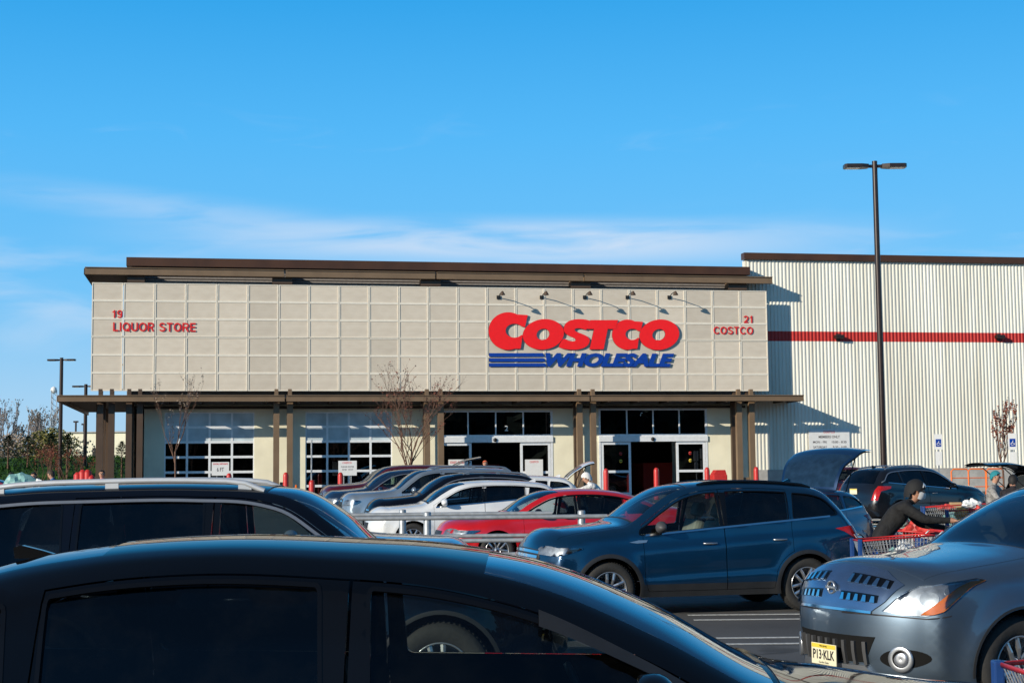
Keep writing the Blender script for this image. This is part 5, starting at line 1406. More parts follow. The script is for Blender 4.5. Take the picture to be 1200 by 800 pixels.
# red vending box by the right bollards
p = at(842, 560, 69); r = empty('red_bin', (p.x, 69, GB), BA, 'squat red bin between bollards right of the entrance', 'bin')
mb = MB(); mb.box(-.33, .33, -.3, .3, .05, at(842, 553, 69).z - GB - .1, 0, .06); mb.build('bin_body', [M['bollard']], r)
mb = MB(); z = at(842, 553, 69).z - GB - .1; mb.prism([(-.30, z), (.30, z), (.24, z + .2), (-.16, z + .2)], -.26, .26); mb.build('lid', [M['bollard']], r)
# orange barricades by the metal wall
BR = [(1125, 'low orange barricade against the metal wall, left one'), (1145, 'low orange barricade against the metal wall, middle one'), (1166, 'low orange barricade against the metal wall, right one')]
for x, lb in BR:
    p = at(x, 556, 70); r = empty('barricade', (p.x, 70, gz(70)), BA, lb, 'barricade', 'orange barricades by the metal wall'); mb = MB()
    mb.tube([(-.42, 0, 0), (-.42, 0, 1.05), (-.32, 0, 1.15), (.32, 0, 1.15), (.42, 0, 1.05), (.42, 0, 0)], .035, 6); mb.build('frame', [M['orange']], r)
    for z in (.35, .75): mb = MB(); mb.tube([(-.42, 0, z), (.42, 0, z)], .022, 6); mb.build('crossbar', [M['orange']], r)

# ------------------------------------------------------------------ lamp posts
def lamp_post(label, base, H_, r_=.10, heads='two', facing=0.0, big=True):
    r = empty('lamp_post', base, facing, label, 'street lamp', 'parking lot lamp posts')
    mb = MB(); n = 4 if big else 4; rr = r_
    mb.tube([(0, 0, 0), (0, 0, H_)], [rr, rr * .82], 8 if not big else 16); mb.build('pole', [M['pole']], r)
    if big:
        mb = MB(); mb.lathe([(.32, 0), (.32, .65), (.3, .7), (0, .7)], 20); mb.build('concrete_base', [M['concrete']], r)
    for sd in (-1, 1):
        mb = MB(); mb.box(sd * .08 if sd > 0 else -.25, .25 if sd > 0 else -.08, -.03, .03, H_ - .22, H_ - .12)
        P = [(sd * .22, .13), (sd * .45, .22), (sd * .95, .22), (sd * 1.02, .15), (sd * 1.02, -.15), (sd * .95, -.22), (sd * .45, -.22), (sd * .22, -.13)]
        mb.prism(P, H_ - .23, H_ - .11, 0, 'xy'); h = mb.build('lamp_head', [M['pole']], r)
        mb = MB(); mb.box(min(sd * .5, sd * .95), max(sd * .5, sd * .95), -.17, .17, H_ - .24, H_ - .225); mb.build('lamp_glass', [M['led']], h)
    return r
YL = 50; pt = at(1025, 189, YL)
lamp_post('tall dark twin-headed lamp post rising before the metal wall', (at(1035, 520, YL).x, YL, gz(YL)), pt.z - gz(YL), .105)
for (x, y, Y, lb, big) in ((71, 419, 112, 'tall twin-headed lamp post left of the store canopy', False), (100, 450, 118, 'lamp post partly hidden behind the screen wall left edge', False)):
    lamp_post(lb, (at(x, 500, Y).x, Y, .6), at(x, y, Y).z - .6, .16, big=False)
for (x, y, Y, lb) in ((89, 493, 190, 'small distant pole left of the two beneath the canopy'), (98.5, 496, 190, 'small distant pole right of the two beneath the canopy')):
    mb = MB(); p = at(x, y, Y); mb.tube([(p.x, Y, 2.5), (p.x, Y, p.z)], .13, 6); mb.box(p.x - .3, p.x + .3, Y - .1, Y + .1, p.z - .2, p.z); tag(mb.build('distant_pole', [M['pole']]), lb, 'pole', 'distant poles beyond the bank')
p = at(63, 457, 200); mb = MB()
for q in (0, 2.1, 4.2): mb.tube([(p.x + .4 * math.cos(q), 200 + .4 * math.sin(q), 2), (p.x + .4 * math.cos(q), 200 + .4 * math.sin(q), p.z)], .05, 4)
for k in range(14):
    z = 3 + k * (p.z - 3) / 14; mb.tube([(p.x + .4, 200, z), (p.x - .3, 200.3, z + .5), (p.x - .2, 199.7, z + .9)], .04, 4)
mb.lathe([(0, .5), (.35, .3), (.42, 0), (.3, -.35), (0, -.45)], 12, 1, 'z', (p.x, 200, p.z)); tag(mb.build('antenna_mast', [M['galv'], M['signwhite']]), 'thin lattice mast with a white ball beside the left lamp post', 'mast')
# ------------------------------------------------------------------ background left
p0_, p1_ = at(66, 528, 170), at(240, 505, 170)
r = empty('distant_building', (0, 0, 0), 0, 'long low cream building beyond the grass bank', 'building')
mb = MB(); mb.box(p0_.x, 12, 170, 200, .5, at(100, 507, 170).z); mb.build('wall', [M['cream']], r)
mb = MB(); mb.box(p0_.x - .2, 12.2, 169.8, 200.2, at(100, 507, 170).z, at(100, 505.5, 170).z); mb.build('roof_edge', [M['concrete']], r)
mb = MB()
for k in range(6): mb.box(p0_.x + 4 + k * 7, p0_.x + 6 + k * 7, 169.9, 170, 3, 5.2)
mb.build('window', [M['interior']], r)
rt_ = random.Random(11)
def branch(mb, p, d, L_, r_, depth, spread, up_, mi=0, n=4, leaves=None, leafn=0, curve=.15, ratio=.72, kids=(2, 3)):
    k = 4; pts = [p.copy()]; q = p.copy(); dd = d.copy()
    for i in range(k):
        dd = (dd + Vector((rt_.uniform(-1, 1), rt_.uniform(-1, 1), rt_.uniform(-.3, 1) * up_)) * curve).normalized(); q = q + dd * L_ / k; pts.append(q.copy())
    mb.tube(pts, [r_ * (1 - .45 * i / k) for i in range(k + 1)], n if depth > 1 else 3, mi, caps=False)
    if leaves is not None and depth <= 1:
        for i in range(leafn):
            a = pts[rt_.randint(1, k)].lerp(pts[rt_.randint(1, k)], rt_.random()) + Vector((rt_.uniform(-1, 1), rt_.uniform(-1, 1), rt_.uniform(-1, 1))) * .03
            s_ = rt_.uniform(.6, 1.4) * leaves; v1 = Vector((rt_.uniform(-1, 1), rt_.uniform(-1, 1), rt_.uniform(-1, 1))).normalized() * s_; v2 = v1.orthogonal().normalized() * s_ * .6
            LV.add([a - v2, a + v1, a + v2, a - v1], [(0, 1, 2, 3)])
    if depth <= 0: return
    for j in range(rt_.randint(*kids)):
        i = rt_.randint(1, k) if j else k
        a = rt_.uniform(0, 6.28); o_ = Vector((math.cos(a), math.sin(a), 0)); nd = (dd + o_ * spread * rt_.uniform(.6, 1.2) + Vector((0, 0, up_ * .4))).normalized()
        branch(mb, pts[i], nd, L_ * ratio * rt_.uniform(.8, 1.1), r_ * .58, depth - 1, spread, up_, mi, n, leaves, leafn, curve, ratio, kids)
def bare_tree(name, label, base, H_, group=None, bark='bark', trunk=.3, depth=5, spread=.6, budm='bud', bud=.03, leafn=3, r_=None, multi=1, up_=.6, kids=(2, 3), wide=1.0):
    global LV
    r = empty(name, base, 0, label, 'tree', group); mb = MB(); LV = MB(); r_ = r_ or H_ * .012
    th = H_ * trunk
    mb.tube([(0, 0, 0), (.02, .01, th * .5), (0, .03, th)], [r_ * 1.25, r_ * 1.05, r_ * .95], 8); mb.build('trunk', [M[bark]], r)
    mb = MB()
    for m_ in range(multi):
        a = rt_.uniform(0, 1) + m_ * 6.28 / multi
        d = Vector((math.cos(a) * .38, math.sin(a) * .38, 1)).normalized() if multi > 1 else Vector((0, 0, 1))
        branch(mb, Vector((0, .03, th * (.98 if m_ % 2 == 0 else .8))), d, (H_ - th) * .36, r_ * .75, depth, spread, up_, leaves=bud, leafn=leafn, kids=kids)
    # scale to the right height
    top = max(v[2] for v in mb.v); k = H_ / top
    mb.v = [(v[0] * k * (1 + (wide - 1) * min(1, v[2] / H_)), v[1] * k * (1 + (wide - 1) * min(1, v[2] / H_)), v[2] if v[2] < th else th + (v[2] - th) * (H_ - th) / (top - th)) for v in mb.v]
    LV.v = [(v[0] * k * (1 + (wide - 1) * min(1, v[2] / H_)), v[1] * k * (1 + (wide - 1) * min(1, v[2] / H_)), v[2] if v[2] < th else th + (v[2] - th) * (H_ - th) / (top - th)) for v in LV.v]
    c_ = mb.build('crown', [M[bark]], r)
    if LV.v: LV.build('buds', [M[budm]], c_, recalc=False)
    return r
def tree_at(x, ytop, Y, base, *a, **k):
    p = at(x, ytop, Y); return (p.x, Y, base), p.z - base
Yt = 57
b_, h_ = tree_at(206, 430, Yt, gz(Yt)); bare_tree('sapling', 'young slender budding tree before the first garage door', b_, h_, 'young trees in front of the store', 'bark', .42, 5, .36, 'budg', .03, 1, .035, 3, .9)
Yt = 56
b_, h_ = tree_at(478, 418, Yt, gz(Yt)); bare_tree('sapling', 'young reddish branching tree before the middle columns', b_, h_, 'young trees in front of the store', 'bark', .26, 5, .62, 'bud', .03, 1, .05, 5, .65, wide=1.15)
Yt = 66
b_, h_ = tree_at(1172, 466, Yt, gz(Yt)); bare_tree('sapling', 'small rusty budding tree before the corrugated metal wall', b_, h_, 'young trees in front of the store', 'bark', .32, 4, .40, 'bud', .05, 4, .04, 5, .9)
DT = [(8, 466, 215, 'far bare tree cut off by the left edge of the view'), (38, 476, 210, 'far bare tree, leftmost of the clump by the mast'), (44, 478, 214, 'far bare tree, second of the clump by the mast'), (50, 474, 212, 'far bare tree, third and tallest of the clump'), (54, 480, 218, 'far bare tree, rightmost of the clump by the mast'), (22, 494, 220, 'low far bare tree between the edge tree and the clump'), (-6, 470, 216, 'far bare tree just outside the left frame')]
for (x, y, Y, lb) in DT:
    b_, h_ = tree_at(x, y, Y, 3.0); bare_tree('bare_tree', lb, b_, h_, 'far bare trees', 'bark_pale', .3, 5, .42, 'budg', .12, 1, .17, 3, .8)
# rust-coloured saplings on the bank
for (x, y, Y, lb) in ((50, 520, 98, 'thin rusty sapling on the bank, leftmost'), (58, 518, 100, 'thin rusty sapling just left of the tall lamp post'), (77, 524, 97, 'bushy rusty sapling right of the tall lamp post'), (99, 526, 99, 'bushy rusty sapling seen between lamp post and columns')):
    b_, h_ = tree_at(x, y, Y, .7); bare_tree('bank_sapling', lb, b_, h_, 'rusty saplings on the bank', 'bark', .25, 5, .5, 'bud', .04, 1, .035, 3, .6)
def conifer(label, x, ytop, Y, wd):
    p = at(x, ytop, Y); b = bank(p.x, Y) - .05; H_ = p.z - b; r = empty('evergreen_tree', (p.x, Y, b), 0, label, 'tree', 'small evergreens along the bank')
    mb = MB(); mb.tube([(0, 0, 0), (0, 0, H_ * .9)], [.09, .02], 6); mb.build('trunk', [M['bark']], r)
    mb = MB()
    for k in range(900):
        t = rt_.random() ** .8; z = H_ * (.06 + .94 * t); rr = wd * (1 - t) ** .8 * (.35 + .65 * rt_.random()) * (1 + .25 * math.sin(z * 9)); a = rt_.uniform(0, 6.28)
        c_ = Vector((rr * math.cos(a), rr * math.sin(a), z)); d = Vector((math.cos(a), math.sin(a), rt_.uniform(-.2, .5))).normalized() * rt_.uniform(.1, .24); s_ = Vector((-math.sin(a), math.cos(a), rt_.uniform(-.4, .4))) * .05
        mb.add([c_ - s_, c_ + d, c_ + s_, c_ - d * .4], [(0, 1, 2, 3)])
    mb.build('crown', [M['needle']], r, recalc=False)
for a in (('dark evergreen at far left on top of the bank', 10, 510, 118, 1.5), ('dark evergreen, second from left on the bank top', 33, 511, 118, 1.5), ('dark evergreen left beside the tall lamp post', 60, 508, 116, 1.3), ('dark evergreen right beside the tall lamp post', 79, 509, 112, 1.2), ('small dark evergreen visible between the store columns', 143, 517, 112, 1.2)): conifer(*a)
def shrub(label, x, ytop, Y, wx, group='spring shrubs on top of the bank', mat='shrub'):
    p = at(x, ytop, Y); b = 3.2; H_ = p.z - b; mb = MB()
    for k in range(2600):
        v = Vector((rt_.gauss(0, .42), rt_.gauss(0, .42), rt_.random())); v.z = v.z * (1 - .35 * (v.x ** 2 + v.y ** 2)); c_ = Vector((p.x + v.x * wx, Y + v.y * wx * .5, b + max(0, v.z) * H_)); d = Vector((rt_.uniform(-1, 1), rt_.uniform(-1, 1), rt_.uniform(-1, 1))).normalized() * .13; s_ = d.orthogonal() * .5
        mb.add([c_ - s_, c_ + d, c_ + s_, c_ - d], [(0, 1, 2, 3)])
    tag(mb.build('shrub', [M[mat]], recalc=False), label, 'shrub', group)
shrub('yellow green spring shrub behind the evergreen at the lamp post', 60, 501, 150, 3.0)
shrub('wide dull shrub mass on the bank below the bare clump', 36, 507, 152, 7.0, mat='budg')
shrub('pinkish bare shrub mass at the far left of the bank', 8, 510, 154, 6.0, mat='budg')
# unseen woodland behind the camera, raised to darken reflections in glass and paint
mb = MB()
for k in range(170):
    a = rt_.uniform(-.1, math.pi + .1); rad = rt_.uniform(62, 85); cx, cy = rad * math.cos(a), -rad * math.sin(a); hh = rt_.uniform(8, 15)
    for j in range(40):
        v = Vector((rt_.gauss(0, 3), rt_.gauss(0, 3), rt_.random() * hh)); d = Vector((rt_.uniform(-1, 1), rt_.uniform(-1, 1), rt_.uniform(-1, 1))).normalized() * 2.2; s_ = d.orthogonal().normalized() * 1.6; c_ = Vector((cx, cy, 0)) + v
        mb.add([c_ - s_, c_ + d, c_ + s_, c_ - d], [(0, 1, 2, 3)])
tag(mb.build('woodland', [M['hedge']], recalc=False), 'unseen dark belt of woodland behind the camera, raised to darken reflections', 'woodland', kind='stuff')

# ------------------------------------------------------------------ cart corral
r = empty('cart_corral', (0, 0, 0), 0, 'galvanised pipe cart corral in front of the red hatchback', 'cart corral')
for (Y, x0_, x1_, zs, px_) in ((22.3, -2.9, 1.35, (1.19, .86, .66), (-1.25, .98)), (24.0, -3.0, .6, (1.20, .86), (-1.73,))):
    for z in zs:
        mb = MB(); mb.tube([(x0_, Y, z), (x1_, Y, z)], .032, 10); mb.tube([(x0_, Y, z), (x0_, Y, z - .01)], .04, 6); mb.build('rail', [M['galv']], r)
    for xp in px_ + (x0_,):
        mb = MB(); top = 1.28; mb.lathe([(.055, 0), (.055, top - .02), (.05, top - .005), (0, top)], 14, 0, 'z', (xp, Y + .05, 0)); mb.build('post', [M['galv']], r)

# ------------------------------------------------------------------ shopping carts
def cart_proto():
    r = empty('shopping_cart'); wr = .0045
    A = dict(f=(-.46, .20), b=(.46, .27))     # x, half width at rim
    def P(t, s_, z):   # t 0 front..1 rear, s -1..1, z 0 bottom..1 rim
        xr = -.46 + .92 * t; xb = -.30 + .70 * t; hw = (.20 + .07 * t); hb = (.15 + .07 * t); zr_ = .93 + .06 * t; zb_ = .52 + .02 * t
        return Vector((xb + (xr - xb) * z, s_ * (hb + (hw - hb) * z), zb_ + (zr_ - zb_) * z))
    mb = MB()
    for s_ in (-1, 1):
        for k in range(22): t = k / 21; mb.tube([P(t, s_, 0), P(t, s_, 1)], wr, 4, caps=False)
        for z in (.33, .66, .85): mb.tube([P(0, s_, z), P(1, s_, z)], wr, 4, caps=False)
    for e_ in (0, 1):
        for k in range(1, 10): s_ = -1 + 2 * k / 10; mb.tube([P(e_, s_, 0), P(e_, s_, 1)], wr, 4, caps=False)
        for z in (.33, .66): mb.tube([P(e_, -1, z), P(e_, 1, z)], wr, 4, caps=False)
    for k in range(12): t = k / 11; mb.tube([P(t, -1, 0), P(t, 1, 0)], wr, 4, caps=False)
    for k in range(9): s_ = -1 + 2 * k / 8; mb.tube([P(0, s_, 0), P(1, s_, 0)], wr, 4, caps=False)
    mb.build('basket', [M['cartwire']], r)
    mb = MB(); mb.tube([P(0, -1, 1), P(0, 1, 1), P(1, 1, 1), P(1, -1, 1), P(0, -1, 1)], .013, 6); mb.build('rim', [M['cartred']], r)
    mb = MB(); mb.tube([(.56, -.27, 1.04), (.56, .27, 1.04)], .018, 8); mb.build('handle', [M['cartred']], r)
    for s_ in (-1, 1):
        mb = MB(); mb.tube([(.56, s_ * .27, 1.04), (.48, s_ * .27, .97), (.42, s_ * .25, .5), (.46, s_ * .26, .16)], .012, 6)
        mb.tube([(.46, s_ * .26, .16), (-.36, s_ * .20, .20), (-.36, s_ * .16, .5)], .012, 6); mb.build('frame', [M['cartwire']], r)
        mb = MB(); mb.box(-.495, -.445, s_ * .20 - .025, s_ * .20 + .025, .52, .95, 0, .01); mb.build('corner_bumper', [M['cartblue']], r)
    mb = MB()
    for k in range(8): mb.tube([(-.36 + k * .11, -.2, .2), (-.36 + k * .11, .2, .2)], .005, 4)
    mb.build('lower_rack', [M['cartwire']], r)
    mb = MB(); mb.box(-.44, -.36, -.18, .18, .50, .56); mb.box(.34, .40, -.2, .2, .72, .95, 0, .01); mb.build('seat_flap', [M['cartblue']], r)
    for (x, y) in ((-.34, .19), (-.34, -.19), (.42, .25), (.42, -.25)):
        mb = MB(); mb.lathe([(0, -.016), (.055, -.016), (.062, -.008), (.062, .008), (.055, .016), (0, .016)], 14, 0, 'y', (x, y, .062)); mb.build('caster', [M['blackplastic']], r)
    return r
CP = cart_proto()
def bag(mb, c_, s_, mi, seed):
    rr = random.Random(seed); bm = bmesh.new(); bmesh.ops.create_icosphere(bm, subdivisions=3, radius=1)
    ph = [rr.uniform(0, 6) for _ in range(6)]
    for v in bm.verts:
        x, y, z = v.co; k = 1 + .13 * math.sin(5 * x + ph[0] + 3 * z) + .12 * math.sin(6 * y + ph[1]) + .09 * math.sin(11 * z + ph[2] + 7 * x) + .07 * math.sin(17 * y + ph[3] + 9 * z) + rr.uniform(-.06, .06)
        t = max(0, z - .3); v.co = Vector((x * k * (1 - .6 * t), y * k * (1 - .6 * t), z * k)) ; v.co = Vector((v.co.x * s_[0], v.co.y * s_[1], v.co.z * s_[2])) + Vector(c_)
    bm.verts.index_update(); mb.add([v.co.copy() for v in bm.verts], [[v.index for v in f.verts] for f in bm.faces], mi, False); bm.free()
BAGC = [plain('bag_white', (.72, .74, .74), .4, var=.1), plain('bag_teal', (.22, .42, .40), .25), plain('bag_red', (.55, .05, .04), .5, var=.5, scale=14), plain('bag_orange', (.75, .35, .08), .5, var=.3, scale=14),
        plain('bag_green', (.12, .35, .08), .5, var=.4, scale=10), plain('bag_yellow', (.75, .60, .12), .5, var=.3, scale=12), plain('bag_blue', (.03, .12, .40), .4), plain('bag_black', (.02, .02, .022), .5), plain('carton', (.42, .28, .15), .8)]
first = [True]
def put_cart(label, x, Y, rz, loc=None):
    if first[0]: o = CP; first[0] = False
    else: o = copy_tree(CP)
    X = at(x, 600, Y).x; o.location = loc or (X, Y, gz(Y)); o.rotation_euler = (0, 0, rz); tag(o, label, 'shopping cart', 'shopping carts'); return o
def load(name, label, cart, items, cat='groceries'):
    """goods lying in a cart: each stands on its own in the cart's place"""
    Mx = Matrix.Translation(cart.location) @ Matrix.Rotation(cart.rotation_euler[2], 4, 'Z')
    for k, (nm, lb, c_, s_, mi) in enumerate(items):
        mb = MB()
        if nm in ('carton', 'box'): mb.box(c_[0] - s_[0], c_[0] + s_[0], c_[1] - s_[1], c_[1] + s_[1], c_[2] - s_[2], c_[2] + s_[2], 0, .012)
        elif nm == 'bottle': mb.lathe([(0, -s_[2]), (s_[0], -s_[2]), (s_[0], s_[2] * .5), (s_[0] * .4, s_[2] * .8), (s_[0] * .4, s_[2]), (0, s_[2])], 12, 0, 'z', c_)
        else: bag(mb, c_, s_, 0, k + 17 * len(lb))
        o = mb.build(nm, [BAGC[mi]]); o.matrix_world = Mx; tag(o, lb, 'carton' if nm == 'carton' else 'bottle' if nm == 'bottle' else 'bag')
c1 = put_cart('empty shopping cart with blue corners beside the front wheel of the grey crossover', 1165, 6.95, R(4), loc=(2.70, 7.0, -.02))
load('', '', c1, [('bag', 'crumpled pale bag lying in the cart beside the crossover wheel', (.05, .02, .72), (.22, .14, .14), 0)])
c2 = put_cart('long low shopping cart with blue front in front of the stooping person', 1045, 19.6, R(2))
load('', '', c2, [('bag', 'white bag in the cart before the stooping person', (.12, -.05, .74), (.13, .12, .17), 0), ('bag', 'teal bag in the cart before the stooping person', (.02, .08, .68), (.12, .1, .14), 1), ('bag', 'blue bag at the front of the low cart', (-.24, 0, .66), (.12, .12, .12), 6)])
c3 = put_cart('shopping cart full of red netted fruit right beside the stooping person', 1080, 21.4, R(160))
load('', '', c3, [('bag', 'red net bag of fruit heaped in the cart', (.05, .02, .98), (.22, .17, .17), 2), ('bag', 'pale bag under the netted fruit in the cart', (.2, 0, .68), (.16, .15, .13), 0), ('bag', 'turquoise bag lifted over the fruit cart', (.24, .05, 1.10), (.11, .09, .08), 1)])
c4 = put_cart('tall shopping cart holding teal and yellow packs beside the dark crossover', 1108, 33, R(-8))
load('', '', c4, [('bag', 'teal pack low in the cart beside the dark crossover', (.1, -.1, .70), (.15, .13, .14), 1), ('bag', 'yellow pack low in the cart beside the dark crossover', (.34, -.12, .66), (.11, .1, .1), 5), ('bag', 'red striped pack at the top of the cart beside the dark crossover', (.0, .05, .92), (.2, .14, .07), 2)])
c5 = put_cart('shopping cart with orange and red bags left of the teal hatted person', 1138, 31, R(-12))
load('', '', c5, [('bag', 'orange bag in the cart left of the teal hatted person', (-.18, 0, .88), (.14, .14, .13), 3), ('bag', 'red bag in the cart left of the teal hatted person', (.08, 0, .90), (.15, .14, .14), 2), ('bag', 'clear pale bag on top of the orange and red bags', (.0, 0, 1.06), (.18, .12, .1), 0)])
c6 = put_cart('shopping cart piled with teal wrapped packs at the far left', 24, 44, R(10))
load('', '', c6, [('bag', 'big teal plastic wrapped pack on top of the left cart', (-.05, 0, 1.35), (.42, .3, .34), 1), ('bag', 'white plastic wrapped pack in the left cart', (.42, 0, 1.22), (.34, .25, .28), 0), ('bag', 'black sack under the teal pack in the left cart', (0, 0, .82), (.4, .24, .28), 7)])

# ------------------------------------------------------------------ people
SKIN = [plain('skin_light', (.50, .27, .18), .6, var=.08), plain('skin_tan', (.38, .19, .12), .6, var=.08)]
def person(label, loc, rz, H_=1.7, lean=0.0, arm=(40, 40), elbow=(50, 50), legs=0.1, top=(.02, .02, .02), trousers=(.03, .03, .05), skin=0, hair=(.03, .02, .015), hat=None, mask=False, hood=None, head_down=0.0, squat=0.0):
    """facing +x in its own frame"""
    r = empty('person', loc, rz, label, 'person'); s = H_ / 1.72
    Vv = lambda x, y, z: Vector((x, y, z)) * s
    ph = .93 - squat; cl, sl = math.cos(R(lean)), math.sin(R(lean))
    pel = Vv(-.25 * sl, 0, ph)
    def up_(h, y=0, f=0): return pel + Vector((sl * h + cl * f, y, cl * h - sl * f)) * s
    J = [pel, up_(.18), up_(.34), up_(.48), up_(.555), up_(.60, f=.01)]
    rad = [.15, .125, .15, .12, .055, .055]; par = [-1, 0, 1, 2, 3, 4]; kind = ['t', 's', 's', 's', 'k', 'k']
    hd = R(lean * .6 + head_down)
    hc = J[5]; hdir = Vector((math.sin(hd), 0, math.cos(hd))); hf = Vector((math.cos(hd), 0, -math.sin(hd)))
    for (a, f, q) in ((.06, .015, .078), (.13, .015, .092), (.195, .0, .070)):
        J.append(hc + (hdir * a + hf * f) * s); rad.append(q); par.append(len(J) - 2); kind.append('k')
    head_c = hc + (hdir * .12 + hf * .015) * s
    for i, sd in enumerate((-1, 1)):
        sh_ = up_(.46, sd * .19); b = len(J)
        a1 = R(arm[i]) ; a2 = a1 + R(elbow[i])
        el_ = sh_ + Vector((math.sin(a1) * .28, sd * .04, -math.cos(a1) * .28)) * s; wr_ = el_ + Vector((math.sin(a2) * .25, -sd * .03, -math.cos(a2) * .25)) * s; hn = wr_ + Vector((math.sin(a2) * .09, 0, -math.cos(a2) * .09)) * s
        J += [sh_, el_, wr_, hn]; rad += [.075, .055, .038, .036]; par += [3, b, b + 1, b + 2]; kind += ['s', 's', 's', 'k']
        # fingers as short chains from the palm
        fd = (hn - wr_).normalized()
        for j in range(4):
            o_ = Vector((0, (j - 1.5) * .02, 0)) * s; f1 = hn + (fd * .035 + o_ * 1.3); f2 = f1 + fd * (.035 + .01 * (j in (1, 2))) + Vector((0, 0, -.008))
            b2 = len(J); J += [f1, f2]; rad += [.010, .008]; par += [b + 3, b2]; kind += ['k', 'k']
        b2 = len(J); J += [hn + Vector((0, -sd * .045, .0)) * s + fd * .01]; rad += [.011]; par += [b + 3]; kind += ['k']
        hp = pel + Vv(0, sd * .095, -.04); b = len(J); st = legs * (1 if i else -1)
        kn = hp + Vector((.5 * st + .25 * squat, sd * .02, -.42)) * s; kn.z = (.48 - squat * .45) * s; an = Vector((pel.x + (st - .02) * s, sd * .12 * s, .09 * s)); to = an + Vv(.15, 0, -.045)
        J += [hp, kn, an, to]; rad += [.10, .07, .048, .04]; par += [0, b, b + 1, b + 2]; kind += ['t', 't', 't', 'f']
    me = bpy.data.meshes.new('body'); me.from_pydata([tuple(j) for j in J], [(par[i], i) for i in range(len(J)) if par[i] >= 0], [])
    o = bpy.data.objects.new('body', me); col.objects.link(o)
    md = o.modifiers.new('s', 'SKIN'); md.use_smooth_shade = True; sub = o.modifiers.new('u', 'SUBSURF'); sub.levels = 2; sub.render_levels = 2
    for i, sv in enumerate(me.skin_vertices[0].data): sv.radius = (rad[i] * s * 1.06, rad[i] * s * 1.06); sv.use_root = (i == 0)
    dg = bpy.context.evaluated_depsgraph_get(); m2 = bpy.data.meshes.new_from_object(o.evaluated_get(dg)); bpy.data.objects.remove(o)
    c1_, c2_ = plain('top_cloth', top, .85, var=.35, scale=14, bmp=1.0), plain('trouser_cloth', trousers, .85, var=.35, scale=14, bmp=1.0)
    JJ = np.array([tuple(j) for j in J]); rr = np.array(rad); m2.materials.clear()
    for mt in (SKIN[skin], c1_, c2_, M['blackplastic']): m2.materials.append(mt)
    km = {'k': 0, 's': 1, 't': 2, 'f': 3}
    for p in m2.polygons:
        c_ = np.array(p.center); d = np.linalg.norm(JJ - c_, axis=1) / np.maximum(rr, .03); p.material_index = km[kind[int(d.argmin())]]; p.use_smooth = True
    # draw the torso flatter front to back
    b_ = bpy.data.objects.new('body', m2); col.objects.link(b_); b_.parent = r
    Mh = Matrix((hf, Vector((0, 1, 0)), hdir)).transposed().to_4x4(); Mh.translation = head_c
    mb = MB(); mb.add([Mh @ Vector(v) for v in ((.088 * s, -.012 * s, -.03 * s), (.088 * s, .012 * s, -.03 * s), (.112 * s, 0, -.025 * s), (.085 * s, 0, .02 * s))], [(0, 1, 2), (0, 2, 3), (1, 3, 2)], 0, True)
    for sd in (-1, 1):
        mb.lathe([(0, .012), (.012, .008), (.014, 0), (0, -.004)], 8, 1, 'x', Mh @ Vector((.083 * s, sd * .033 * s, .012 * s)))
        mb.lathe([(0, .012), (.022, .006), (.022, -.006), (0, -.012)], 10, 0, 'y', Mh @ Vector((0, sd * .088 * s, 0)))
    mb.tube([Mh @ Vector((.088 * s, -.024 * s, -.055 * s)), Mh @ Vector((.092 * s, 0, -.056 * s)), Mh @ Vector((.088 * s, .024 * s, -.055 * s))], .005, 4, 2)
    mb.build('face', [SKIN[skin], M['ink'], M['redband']], b_)
    def cap(name, mat, lo_, grow, back=.0, tail=0.0):
        bm = bmesh.new(); bmesh.ops.create_icosphere(bm, subdivisions=3, radius=1); vs = []
        for v in bm.verts:
            x, y, z = v.co
            if tail and x < 0 and z < 0: z *= 1 + tail
            vs.append(Vector((x * (.105 + grow) * s - back * s, y * (.092 + grow) * s, z * (.118 + grow) * s)))
        keep = []
        for f in bm.faces:
            c_ = f.calc_center_median()
            if c_.z > lo_ + (.55 * c_.x if c_.x > 0 else .9 * c_.x): keep.append([v.index for v in f.verts])
        bm.free(); mb = MB(); mb.add([Mh @ v for v in vs], keep, 0, True); return mb.build(name, [mat], r, recalc=False)
    if hair: cap('hair', plain('hair', hair, .7), .12, .006, .006, .3)
    if hat: cap('knit_hat', plain('hat', hat, .9), .10, .020, .008)
    if hood: cap('hood', plain('hood', hood, .8), -.05, .028, .03, .5); cap('headband', M['signwhite'], .30, .014, .0)
    if mask:
        mb = MB(); vs = []; fs = []
        for i, z in enumerate((.005, -.03, -.06, -.09)):
            for j in range(7):
                a = R(-75 + 25 * j); q = (.098 - .012 * (i == 3)) + (.018 if j == 3 and i in (1, 2) else .006); vs.append(Mh @ (Vector((q * math.cos(a), .088 * math.sin(a), z)) * s))
        fs = [(i * 7 + j, i * 7 + j + 1, i * 7 + 8 + j, i * 7 + 7 + j) for i in range(3) for j in range(6)]
        mb.add(vs, fs, 0, True); mb.build('face_mask', [M['signwhite']], r, recalc=False)
    return r
def pers(label, x, Y, rz, dz=0.0, **k): return person(label, (at(x, 600, Y).x, Y, gz(Y) + dz), R(rz), **k)
pers('stooping person in black hood and white face mask loading a cart', 1047, 20.4, -14, lean=44, arm=(58, 40), elbow=(30, 40), H_=1.80, top=(.008, .008, .009), trousers=(.008, .008, .01), hair=None, hood=(.01, .01, .011), mask=True, head_down=-8, skin=1, legs=.12)
pers('person in teal knit hat and grey jacket beside the carts', 1164, 32.0, -35, H_=1.66, lean=8, arm=(35, 45), elbow=(50, 40), top=(.26, .25, .24), trousers=(.05, .05, .07), hair=(.12, .06, .03), hat=(.02, .22, .26), skin=0)
